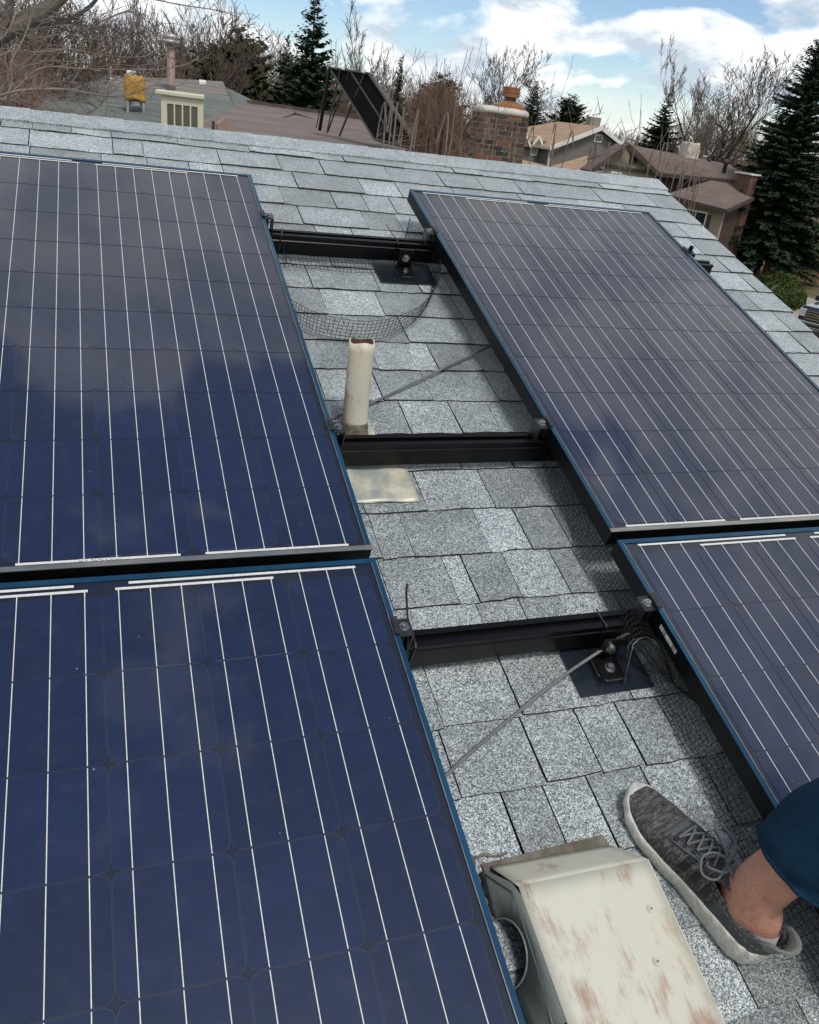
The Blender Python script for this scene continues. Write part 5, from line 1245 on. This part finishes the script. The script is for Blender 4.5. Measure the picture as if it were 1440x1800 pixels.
# vents and wrapped cooler on the brown house
def on_plane(px, py, P3):
    n_ = (P3[1] - P3[0]).cross(P3[2] - P3[0]); d = dirw(px, py); t = (P3[0] - CW).dot(n_) / d.dot(n_); return CW + d * t
mr = [e0, e1, r1]
def small_vent(root, pt, r, h, m, name='roof_vent', top=None):
    o_ = root.matrix_world.translation; mb = MB(); p = Vector(pt) - o_; mb.lathe([(r, -.05), (r, h * .75), (r * 1.5, h * .78), (r * 1.4, h), (r * .3, h * 1.05)], p, 10); return mb.build(name, m, root, True)
small_vent(h2, on_plane(1270, 312, mr), .12, 1.0, M_dtrim); small_vent(h2, on_plane(1245, 290, mr), .10, .35, M_dtrim); small_vent(h2, on_plane(1252, 286, mr), .08, .5, M_dtrim); small_vent(h2, on_plane(1238, 281, mr), .1, .25, M_trim)
def wrapped(name, label, base_p, w, d, h, m, legm, seed, cat='rooftop cooler'):
    r__ = random.Random(seed); root = empty(name, Vector(base_p), label, cat)
    mb = MB(); nx_ = 10; nz = 9; loop = []
    for j in range(nz + 1):
        f = j / nz; z = h * .2 + h * .8 * f; tw = 1 - .10 * abs(f - .5) + (.05 if j == 1 else 0)
        for k in range(32):
            a = 2 * math.pi * k / 32; c_, s__ = math.cos(a), math.sin(a); q = 1 / max(abs(c_), abs(s__)) ** .9
            crease = 1 + .085 * math.sin(a * 5 + j * 1.3 + seed) * math.sin(j * 1.7 + a) + r__.uniform(-.035, .035)
            loop.append((c_ * q * w / 2 * tw * crease, s__ * q * d / 2 * tw * crease, z + .03 * math.sin(a * 3 + j)))
    fs = [(j * 32 + k, j * 32 + (k + 1) % 32, (j + 1) * 32 + (k + 1) % 32, (j + 1) * 32 + k) for j in range(nz) for k in range(32)] + [tuple(nz * 32 + k for k in range(32)), tuple(range(32))[::-1]]
    mb.add(loop, fs); mb.build('canvas_cover', m, root, True)
    mb = MB()
    for sx_ in (-1, 1):
        for sy in (-1, 1): mb.box((sx_ * w * .38 - .03, sy * d * .38 - .03, -.35), (sx_ * w * .38 + .03, sy * d * .38 + .03, h * .24))
    mb.build('stand', legm, root); mb = MB(); mb.tube([(0, 0, .03), (0, 0, h * .19)], w * .42, 14); mb.build('duct', legm, root); return root
M_canvas = mat('cream_tarp', (.42, .37, .30), (.58, .53, .45), 4, .8, bump=.8, bscale=5); M_yel = mat('ochre_tarp', (.36, .19, .022), (.50, .27, .04), 3, .7, bump=1, bscale=7)
pw = on_plane(1211, 291, mr); wrapped('covered_cooler', 'rooftop cooler wrapped in cream tarp on the brown house', pw + Vector((0, .3, .1)), .95, .95, 1.25, M_canvas, M_dtrim, 4)
# box vent on the grey two-storey house's tan roof
p = at(1041, 222, 63); b2 = MB(); b2.box((-.45, -.4, -.3), (.45, .4, .62)); rv = b2.build('roof_cooler', mat('beige_metal', (.22, .2, .16), (.27, .25, .2), 3, .6)); rv.location = p; b2 = MB(); b2.box((-.48, -.43, .621), (.48, .43, .68)); b2.build('lid', M_trim, rv)
tag(rv, 'beige box cooler peeking over the tan roof ridge', 'rooftop cooler'); rv.name = 'rooftop_cooler'

# ---- brown-roofed neighbour just behind the ridge (carries the tilted collector)
h3 = empty('neighbour_house', Vector((at(560, 240, 17).x, at(560, 240, 17).y, GZ)), 'nearby house with low brown shingled roof just behind the ridge', 'house'); o = h3.matrix_world.translation
R0_, R1_, E0_, E1_ = at(436, 181, 23), at(745, 226, 17.5), at(300, 232, 14.2), at(770, 300, 12.4)
poly(h3, 'roof', [E0_, E1_, R1_, R0_], M_brroof)
h3p = [E0_, E1_, R1_]
poly(h3, 'roof', [R0_, R1_, R1_ + Vector((1.5, 6, -1.8)), R0_ + Vector((1.2, 6, -1.8))], M_brroof)
poly(h3, 'wall', [Vector((E0_.x + .4, E0_.y + .5, GZ)), Vector((E1_.x - .4, E1_.y + .5, GZ)), Vector((E1_.x - .4, E1_.y + .5, E1_.z - .15)), Vector((E0_.x + .4, E0_.y + .5, E0_.z - .15))], M_tanw, (0, .3, 0))
poly(h3, 'wall', [Vector((E1_.x - .4, E1_.y + .5, GZ)), Vector((R1_.x + 1, R1_.y + 5, GZ)), Vector((R1_.x + 1, R1_.y + 5, E1_.z - .3)), Vector((E1_.x - .4, E1_.y + .5, E1_.z - .15))], M_tanw, (-.3, 0, 0))
# hip lines and little gables
bar(h3, 'ridge_line', R0_, R1_, .07, M_brroof)
gq = [at(497, 209, 19.5), at(517, 200.5, 20.5), at(545, 212, 19.5)]; poly(h3, 'small_gable', gq, mat('pale_gable', (.24, .22, .2), (.28, .26, .23), 4, .8), (0, .25, 0))
bar(h3, 'fascia', at(497, 209.5, 19.4), at(517, 201, 20.3), .04, M_brroof); bar(h3, 'fascia', at(517, 201, 20.3), at(552, 213, 19.4), .05, M_brroof)
gq = [at(640, 268, 15), at(675, 256, 15.5), at(705, 274, 15)]; poly(h3, 'small_gable', gq, M_trim, (0, .4, 0))
bar(h3, 'fascia', at(636, 268, 14.9), at(675, 254.5, 15.4), .045, M_brroof); bar(h3, 'fascia', at(675, 254.5, 15.4), at(712, 274, 14.9), .045, M_brroof)
q_ = on_plane(398, 228, h3p) ; mb = MB(); p = q_ - o; mb.slab([p + Vector((-.13, 0, -.05)), p + Vector((.12, 0, -.05)), p + Vector((.12, 0, .14)), p + Vector((-.02, 0, .17)), p + Vector((-.13, 0, .07))], (0, .3, 0)); mb.build('roof_vent', mat('tan_vent', (.24, .17, .13), (.28, .2, .16), 5, .6), h3)
q_ = on_plane(375, 232, h3p); mb = MB(); mb.tube([q_ - o, q_ - o + Vector((0, 0, .16))], .025, 8); mb.build('pipe_stub', M_dtrim, h3)
# tilted collector with struts
B0_ = on_plane(658, 252, h3p) + Vector((0, 0, .05)); B1_ = on_plane(740, 271, h3p) + Vector((0, 0, .05)); T0 = at(577, 117, B0_.y - CW.y + 1.3); T1 = at(650, 128, B1_.y - CW.y + 1.3)
col_ = empty('tilted_collector', B0_, 'black panel propped up steeply on thin struts, seen from behind', 'solar collector'); o = B0_
nrm = ((T1 - T0).cross(B0_ - T0)).normalized()
if nrm.dot(CW - T0) > 0: nrm = -nrm
mb = MB(); mb.slab([T0 - o, T1 - o, B1_ - o, B0_ - o], nrm * .02); mb.build('back_plate', mat('black_plate', (.004, .004, .0045), (.007, .007, .0075), 2, .8, 0, .1), col_)
M_strut = mat('dark_strut', (.03, .028, .027), (.045, .042, .04), 6, .6, .0, .2)
M_fr2 = mat('dark_bronze_frame', (.055, .05, .047), (.075, .07, .066), 6, .45, .3)
def frbar(a, b_, inw, nm, m=M_fr2):
    mb = MB(); mb.slab([a - o, b_ - o, b_ + inw - o, a + inw - o], nrm * .14 - nrm * .0); x = mb.build(nm, m, col_); return x
ex2 = (T1 - T0).normalized() * .05; ey2 = (B1_ - T1).normalized() * .05
for a, b_, w_ in ((T0 - ex2 * .01, T1, ey2), (B0_, B1_, -ey2), (T0, B0_, ex2), (T1, B1_, -ex2)):
    mb = MB(); mb.slab([a - nrm * .03 - o, b_ - nrm * .03 - o, b_ - nrm * .03 + w_ - o, a - nrm * .03 + w_ - o], nrm * .14); mb.build('frame_bar', M_fr2, col_)
mb = MB(); m_ = (T0 + T1) / 2; n_ = (B0_ + B1_) / 2; mb.slab([m_ - nrm * .012 - o, m_ + ex2 - nrm * .012 - o, n_ + ex2 - nrm * .012 - o, n_ - nrm * .012 - o], nrm * .011); mb.build('back_rib', M_fr2, col_)
for (ta, px, py, rr_, mm) in ((.05, 562, 226, .032, M_black), (.30, 575, 231, .014, M_strut), (.52, 577, 228, .014, M_strut), (.88, 597, 236, .018, M_strut), (.03, 556, 222, .009, M_strut)):
    a = T0 + (T1 - T0) * ta + ey2 * .8 - nrm * .03; b_ = on_plane(px, py, h3p); mb = MB(); mb.tube([a - o, b_ - o + Vector((0, 0, -.03))], rr_, 6); mb.build('strut', mm, col_)
for ta in (.36, .84):
    a = T0 + (T1 - T0) * ta - nrm * .05; mb = MB(); mb.slab([a - o, a + ex2 * 1.4 - o, a + ex2 * 1.4 + ey2 * .9 - o, a + ey2 * .9 - o], -nrm * .01); mb.build('bracket', M_trim, col_)
# metal box cooler standing behind the ridge
M_cream = mat('cream_enamel', (.52, .49, .36), (.58, .55, .42), 5, .5); M_pad = mat('cooler_louvre', (.10, .095, .065), (.16, .15, .11), 90, .8, stretch=(1, 1, .6))
ac0 = at(283, 157, 12.38); ac1 = at(358, 168, 12.32)
axd = Vector((ac1.x - ac0.x, ac1.y - ac0.y, 0)); aw = axd.length; axd.normalize(); ayd = Vector((-axd.y, axd.x, 0)); ah = 1.15
ztop = (ac0.z + ac1.z) / 2 + .0
Mac = Matrix(((axd.x, ayd.x, 0, ac0.x), (axd.y, ayd.y, 0, ac0.y), (0, 0, 1, ztop - ah), (0, 0, 0, 1)))
ac = empty('evaporative_cooler', Mac, 'cream metal box cooler with four dark louvre panels behind the ridge', 'rooftop cooler')
b = MB(); b.box((.01, .02, 0), (aw - .01, aw, ah - .061)); b.build('cabinet', mat('dim_cabinet', (.16, .15, .12), (.2, .19, .15), 6, .6), ac)
b = MB(); b.box((-.07, -.04, ah - .06), (aw + .012, aw + .03, ah)); b.build('lid', M_cream, ac, bevel=.015)
b = MB(); b.box((0, 0, 0), (.075, .019, ah - .061)); b.box((aw - .075, 0, 0), (aw, .019, ah - .061)); b.box((.0751, 0, ah - .15), (aw - .0751, .019, ah - .061)); b.box((.0751, 0, 0), (aw - .0751, .019, .06))
b.build('front_frame', M_cream, ac)
pwid = (aw - .15 - 3 * .022) / 4
for i in range(4):
    x0_ = .075 + i * (pwid + .022); b = MB()
    for k in range(34): z_ = .07 + k * .028; b.box((x0_ + .002, .012, z_), (x0_ + pwid - .002, .0195, z_ + .017))
    if i < 3: b.box((x0_ + pwid + .001, .0, .0601), (x0_ + pwid + .021, .0185, ah - .1501), mi=1)
    b.build('louvre_panel', [M_pad, M_cream], ac)
mb = MB(); zz_ = on_plane(320, 240, h3p).z
mb.box((.1, .1, -max(.2, (ztop - ah) - zz_ + .4)), (aw - .1, aw - .1, -.001)); mb.build('duct', M_dtrim, ac)

# ---- grey house at left with two-tone roof
h4 = empty('grey_roof_house', Vector((at(200, 160, 30).x, at(200, 160, 30).y, GZ)), 'house with grey-green shingle roof at the left behind the bare branches', 'house'); o = h4.matrix_world.translation
Q = [at(-80, 118, 33), at(40, 116, 32.4), at(392, 143, 29), at(418, 196, 24.5), at(380, 240, 21.5), at(-80, 215, 22.5)]
K0, K1 = at(-80, 143, 30.3), at(402, 166, 27)
poly(h4, 'upper_roof', [K0, K1, Q[2], Q[0]], M_grroof2); poly(h4, 'roof', [Q[5], Q[4], Q[3], K1 + Vector((0, 0, -.0)), K0], M_grroof)
h4p = [Q[5], K1, K0]; h4q = [K0, K1, Q[2]]
poly(h4, 'roof', [Q[0], Q[2], Q[2] + Vector((2, 6, -2)), Q[0] + Vector((0, 6, -2))], M_grroof); poly(h4, 'roof', [Q[3], Q[2], Q[2] + Vector((2, 6, -2)), Q[3] + Vector((4, 3, -.6))][::-1], M_grroof)
poly(h4, 'wall', [Vector((Q[5].x, Q[5].y + .6, GZ)), Vector((Q[4].x, Q[4].y + .6, GZ)), Vector((Q[4].x, Q[4].y + .6, Q[4].z - .2)), Vector((Q[5].x, Q[5].y + .6, Q[5].z - .2))], M_gwall, (0, .3, 0))
# flue pipe with cap
fp = on_plane(301, 158, h4q); ft = at(300, 78, fp.y - CW.y); M_flue = mat('faded_red_flue', (.20, .13, .115), (.27, .19, .165), 3, .6)
b = MB(); fh = ft.z - fp.z; b.lathe([(.125, -.3), (.125, fh * .1), (.13, fh * .11), (.115, fh * .12), (.115, fh)], fp - o, 14); fl_ = b.build('flue_pipe', M_flue, h4, True)
b = MB(); b.lathe([(.12, fh), (.24, fh + .04), (.25, fh + .09), (.13, fh + .13), (.22, fh + .17), (.20, fh + .24), (.05, fh + .27)], fp - o, 14); b.build('flue_cap', mat('galvanised_cap', (.4, .35, .34), (.5, .46, .45), 8, .45, .4), fl_, True)
wp = on_plane(238, 192, h4p); wrapped('covered_cooler', 'rooftop cooler wrapped in an ochre tarp on the grey roof', wp + Vector((0, 0, .06)), .50, .50, .68, M_yel, mat('galvanised_stand', (.2, .22, .23), (.3, .32, .33), 5, .5), 2)
wv = mat('white_vent_paint', (.62, .61, .58), (.72, .71, .68), 6, .5)
def turtle(px, py, w, h, m=wv, nm='roof_vent', P3=h4q, off=0):
    q = on_plane(px, py, P3) - o; b = MB(); b.tube([q + Vector((-w / 2, 0, h * .5)), q + Vector((w / 2, 0, h * .5))], [h * .55, h * .55], 10); b.box(tuple(q + Vector((-w / 2, -.1, -.05))), tuple(q + Vector((w / 2, .1, h * .4)))); b.build(nm, m, h4)
turtle(142, 107, .72, .22); turtle(231, 130, .28, .10); turtle(356, 147, .20, .10); turtle(153, 121, .2, .1)
q = on_plane(157, 140, h4q) - o; b = MB(); b.box(tuple(q + Vector((-.34, -.1, -.05))), tuple(q + Vector((.34, .2, .26)))); bxv = b.build('box_vent', mat('slotted_vent', (.06, .055, .04), (.13, .11, .08), 60, .8), h4); b = MB(); b.box(tuple(q + Vector((-.36, -.13, .261))), tuple(q + Vector((.36, .22, .30)))); b.build('vent_lid', mat('vent_lid_paint', (.5, .42, .33), (.55, .47, .38), 4, .6), bxv)
q = on_plane(195, 138, h4q) - o; b = MB(); b.lathe([(.12, -.02), (.05, .08), (.035, .1), (.035, .34)], q, 10); b.build('roof_vent', mat('grey_pipe', (.3, .3, .29), (.36, .36, .34), 6, .5), h4)

# ---- brick chimney
ckl = at(828, 200, 12.0); ckr = at(930, 213, 12.0); D_c = 12.0
cw = .93; ang = math.radians(-2)
c0 = at(846, 192, 12.05); c1 = at(931, 206, 11.9)
axd = Vector((c1.x - c0.x, c1.y - c0.y, 0)).normalized(); ayd = Vector((-axd.y, axd.x, 0)); cw = (Vector((c1.x, c1.y)) - Vector((c0.x, c0.y))).length
ctop = (c0.z + c1.z) / 2 - .02; dep = .62
Mc = Matrix(((axd.x, ayd.x, 0, c0.x), (axd.y, ayd.y, 0, c0.y), (0, 0, 1, GZ), (0, 0, 0, 1)))
# turn so that a sliver of the left side shows
CHH = ctop - GZ
chim = empty('brick_chimney', Mc, 'square brown brick chimney with pale mortar crown and copper cap behind the ridge', 'chimney')
M_mort = mat('pale_mortar', (.34, .29, .24), (.42, .37, .31), 20, .95, bump=.4, bscale=80)
b = MB(); b.box((.008, .008, 0), (cw - .008, dep - .008, CHH)); b.build('mortar_core', M_mort, chim)
bm_ = [mat('brick_' + n_, c_, tuple(x * 1.35 for x in c_), 25, .9, bump=.5, bscale=60) for n_, c_ in (('umber', (.055, .032, .024)), ('charcoal', (.026, .021, .021)), ('red', (.15, .055, .034)), ('brown', (.085, .05, .036)), ('orange', (.17, .075, .038)), ('olive', (.08, .06, .038)))]
bw, bh, jt = .190, .057, .0125
brs = random.Random(33); cnt = 0
rest = MB()
for row in range(0, 26):
    z1 = CHH - .001 - row * (bh + jt); z0 = z1 - bh
    for face in range(4):
        ln_ = cw if face % 2 == 0 else dep; x = -.0
        offs = (bw + jt) / 2 if row % 2 else 0
        xx = [0] ; p_ = offs if offs else bw + jt
        while p_ < ln_ - .05: xx.append(p_); p_ += bw + jt
        xx.append(ln_ + jt)
        for i in range(len(xx) - 1):
            a_, e_ = xx[i], xx[i + 1] - jt; d_ = brs.uniform(-.002, .003)
            if face == 0: lo3, hi3 = (a_, -d_, z0), (e_, .05, z1)
            elif face == 1: lo3, hi3 = (cw - .05, a_, z0), (cw + d_, e_, z1)
            elif face == 2: lo3, hi3 = (a_, dep - .05, z0), (e_, dep + d_, z1)
            else: lo3, hi3 = (-d_, a_, z0), (.05, e_, z1)
            m_ = brs.choices(bm_, [5, 3, 1.4, 5, 1, 1.5])[0]
            if face in (0, 3) and row < 15:
                q = MB(); q.box(lo3, hi3); q.build('brick', m_, chim); cnt += 1
            else: rest.box(lo3, hi3)
ro = rest.build('brickwork', bm_[3], chim); ro['kind'] = 'stuff'
b = MB(); vs = []; sg = 40
for j, (gx, z_) in enumerate([(.008, .0), (.018, .03), (.008, .065), (-.03, .085), (-.2, .10)]):
    for k in range(sg):
        a = 2 * math.pi * k / sg; c_, s_ = math.cos(a), math.sin(a); qv = 1 / (abs(c_) ** 6 + abs(s_) ** 6) ** (1 / 6)
        vs.append((cw / 2 + c_ * qv * (cw / 2 + gx), dep / 2 + s_ * qv * (dep / 2 + gx), CHH + z_ + brs.uniform(-.006, .006) - (.01 if j == 0 and brs.random() < .3 else 0)))
b.add(vs, [(j * sg + k, j * sg + (k + 1) % sg, (j + 1) * sg + (k + 1) % sg, (j + 1) * sg + k) for j in range(4) for k in range(sg)] + [tuple(4 * sg + k for k in range(sg)), tuple(range(sg))[::-1]])
b.build('mortar_crown', mat('pale_crown', (.46, .43, .38), (.56, .53, .48), 12, .9, bump=.5, bscale=30), chim, True)
M_cop = mat('copper_paint', (.24, .105, .045), (.32, .15, .065), 10, .5, .2)
cx_, cy_ = cw * .66, dep * .5
b = MB(); b.add([(cx_ - .22, cy_ - .2, CHH + .085), (cx_ + .19, cy_ - .2, CHH + .085), (cx_ + .19, cy_ + .2, CHH + .085), (cx_ - .22, cy_ + .2, CHH + .085), (cx_ - .22, cy_ - .2, CHH + .125), (cx_ + .19, cy_ - .2, CHH + .125), (cx_ + .19, cy_ + .2, CHH + .125), (cx_ - .22, cy_ + .2, CHH + .125), (cx_ - .10, cy_ - .09, CHH + .185), (cx_ + .09, cy_ - .09, CHH + .185), (cx_ + .09, cy_ + .09, CHH + .185), (cx_ - .10, cy_ + .09, CHH + .185)],
      [(3, 2, 1, 0), (0, 1, 5, 4), (1, 2, 6, 5), (2, 3, 7, 6), (3, 0, 4, 7), (4, 5, 9, 8), (5, 6, 10, 9), (6, 7, 11, 10), (7, 4, 8, 11), (8, 9, 10, 11)]); b.build('cap_base', M_cop, chim)
b = MB(); b.lathe([(.085, .185), (.085, .245)], (cx_, cy_, CHH), 18); b.build('flue_neck', M_dtrim, chim)
b = MB(); b.lathe([(.095, .236), (.12, .238), (.125, .27), (.118, .275), (.128, .31), (.122, .315), (.132, .365), (.10, .372)], (cx_, cy_, CHH), 22); b.build('flue_cap', M_cop, chim)

# ---- fence, bush, truck
M_cedar = mat('cedar_boards', (.17, .075, .028), (.26, .125, .05), 3, .85, stretch=(3, 3, .3))
def fence(pa, pb, label):
    root = empty('cedar_fence', Vector((pa.x, pa.y, GZ)), label, 'fence', None); d = Vector((pb.x - pa.x, pb.y - pa.y, 0)); n = int(d.length / .15); d.normalize(); nr = Vector((-d.y, d.x, 0))
    rr_ = random.Random(3)
    for i in range(n):
        a = d * (i * .15); e = d * (i * .15 + .142); h_ = 1.8 + rr_.uniform(-.02, .02); mb = MB(); mb.hexa([a, e, e + nr * .02, a + nr * .02, a + Vector((0, 0, h_)), e + Vector((0, 0, h_)), e + nr * .02 + Vector((0, 0, h_)), a + nr * .02 + Vector((0, 0, h_))]); mb.build('fence_board', M_cedar, root)
    for z_ in (.4, 1.4):
        mb = MB(); a = nr * .021; e = d * (n * .15); mb.hexa([a + Vector((0, 0, z_)), e + a + Vector((0, 0, z_)), e + a + nr * .05 + Vector((0, 0, z_)), a + nr * .05 + Vector((0, 0, z_)), a + Vector((0, 0, z_ + .09)), e + a + Vector((0, 0, z_ + .09)), e + a + nr * .05 + Vector((0, 0, z_ + .09)), a + nr * .05 + Vector((0, 0, z_ + .09))]); mb.build('fence_rail', M_cedar, root)
fa = Vector((39.3, 40.6, GZ)); fence(fa, fa + Vector((8, -2.6, 0)), 'orange cedar board fence below the huge spruce')
bc = Vector((32.6, 31.6, GZ)); bush = empty('round_bush', Vector((bc.x, bc.y, GZ)), 'low rounded green bush on the lawn below the rake edge', 'bush')
r = np.random.default_rng(8); n = 9000; th_ = r.uniform(0, 6.283, n); cz = r.uniform(0, 1, n); ph = np.arccos(cz); rad_ = (.72 + .28 * r.uniform(0, 1, n) ** .5)
lump = 1 + .14 * np.sin(th_ * 3 + 1) + .09 * np.sin(th_ * 7 + ph * 5) + .05 * np.sin(th_ * 13 + ph * 11)
C_ = np.stack([np.sin(ph) * np.cos(th_) * 1.55, np.sin(ph) * np.sin(th_) * 1.3, np.cos(ph) * 1.35 + .05], 1) * (rad_ * lump)[:, None]
A_ = r.normal(0, 1, (n, 3)); A_ /= np.linalg.norm(A_, axis=1, keepdims=True); B_ = np.cross(A_, r.normal(0, 1, (n, 3))); B_ /= np.linalg.norm(B_, axis=1, keepdims=True); s_ = .055
V = np.stack([C_ - A_ * s_ * 1.5, C_ - B_ * s_ * .6, C_ + A_ * s_ * 1.5, C_ + B_ * s_ * .6], 1).reshape(-1, 3); fast_mesh('foliage', V, np.arange(len(V)).reshape(-1, 4), M_bush, bush)
core = MB(); core.lathe([(.2, 0), (1.0, .1), (1.15, .5), (.9, .95), (.4, 1.15)], (0, 0, 0), 12); core.build('stems', M_bark, bush, True)
# pickup truck, nose towards the camera's left
tc_ = at(1432, 604, 31.0)
M_tb = mat('dark_blue_paint', (.012, .018, .03), (.016, .022, .036), 3, .25, .3, .6, coat=.8); M_chr = mat('chrome', (.6, .6, .6), (.5, .5, .5), 5, .18, 1); M_gr = mat('grille_black', (.015, .015, .016), None, rough=.4)
truck = empty('pickup_truck', Matrix.Translation((28.35, 24.5, GZ + .03)) @ Matrix.Rotation(math.radians(-68), 4, 'Z'), 'dark pickup truck with chrome grille parked at the right edge', 'truck')
# local: nose at -y, x across, length 5.6
def prof_body(mb, prof, x0, x1, mi=0):
    n = len(prof); mb.add([(x0, y, z) for y, z in prof] + [(x1, y, z) for y, z in prof], [tuple(range(n)), tuple(range(2 * n - 1, n - 1, -1))] + [(i, n + i, n + (i + 1) % n, (i + 1) % n) for i in range(n)], mi=mi)
b = MB(); prof_body(b, [(.05, .45), (5.6, .5), (5.6, 1.25), (3.7, 1.28), (3.6, 1.32), (1.55, 1.30), (.25, 1.22), (.05, 1.10)], -.97, .97); b.build('body', M_tb, truck, bevel=.06)
b = MB(); prof_body(b, [(1.45, 1.29), (3.65, 1.31), (3.45, 1.86), (3.0, 1.93), (2.2, 1.90)], -.84, .84); b.build('cab', M_tb, truck, bevel=.08)
b = MB(); b.slab([(-.74, 1.50, 1.345), (.74, 1.50, 1.345), (.68, 2.12, 1.85), (-.68, 2.12, 1.85)], (0, -.03, .02)); b.build('windscreen', M_glass, truck)
b = MB(); b.box((-.62, -.01, .72), (.62, .049, 1.12)); g_ = b.build('grille', M_gr, truck)
for z_ in (.72, .83, .94, 1.05): b = MB(); b.box((-.64, -.035, z_), (.64, -.012, z_ + .055)); b.build('grille_bar', M_chr, g_)
b = MB(); b.box((-.12, -.045, .86), (.12, -.036, .95)); b.build('badge', M_chr, g_)
for sx_ in (-1, 1):
    b = MB(); b.box((min(sx_ * .66, sx_ * .95), -.02, .80), (max(sx_ * .66, sx_ * .95), .05, 1.12)); b.build('headlight', mat('lamp_glass', (.5, .5, .5), None, rough=.1, coat=1), truck, bevel=.02)
    for y_ in (.95, 4.5):
        b = MB(); b.tube([(sx_ * .78, y_, .40), (sx_ * .99, y_, .40)], .40, 22); wl_ = b.build('wheel', M_rub, truck, False); b = MB(); b.tube([(sx_ * .99, y_, .40), (sx_ * 1.005, y_, .40)], .24, 16); b.build('rim', M_chr, wl_)
    b = MB(); b.box((min(sx_ * .98, sx_ * 1.18), 1.75, 1.30), (max(sx_ * .98, sx_ * 1.18), 1.85, 1.52)); b.build('mirror', M_gr, truck, bevel=.02)
b = MB(); b.box((-.98, -.16, .42), (.98, .045, .66)); b.build('bumper', M_chr, truck, bevel=.03)
b = MB(); b.box((-.5, -.165, .46), (.5, -.161, .56)); b.build('lower_intake', M_gr, truck)
# thin white stake by the lawn
p = at(1299, 462, 37); q = at(1297, 448, 37); st = MB(); 
for pr in PB + [PS, PS2, PF, PP, PN]:
    for ch in list(pr.children): bpy.data.objects.remove(ch)
    bpy.data.objects.remove(pr)
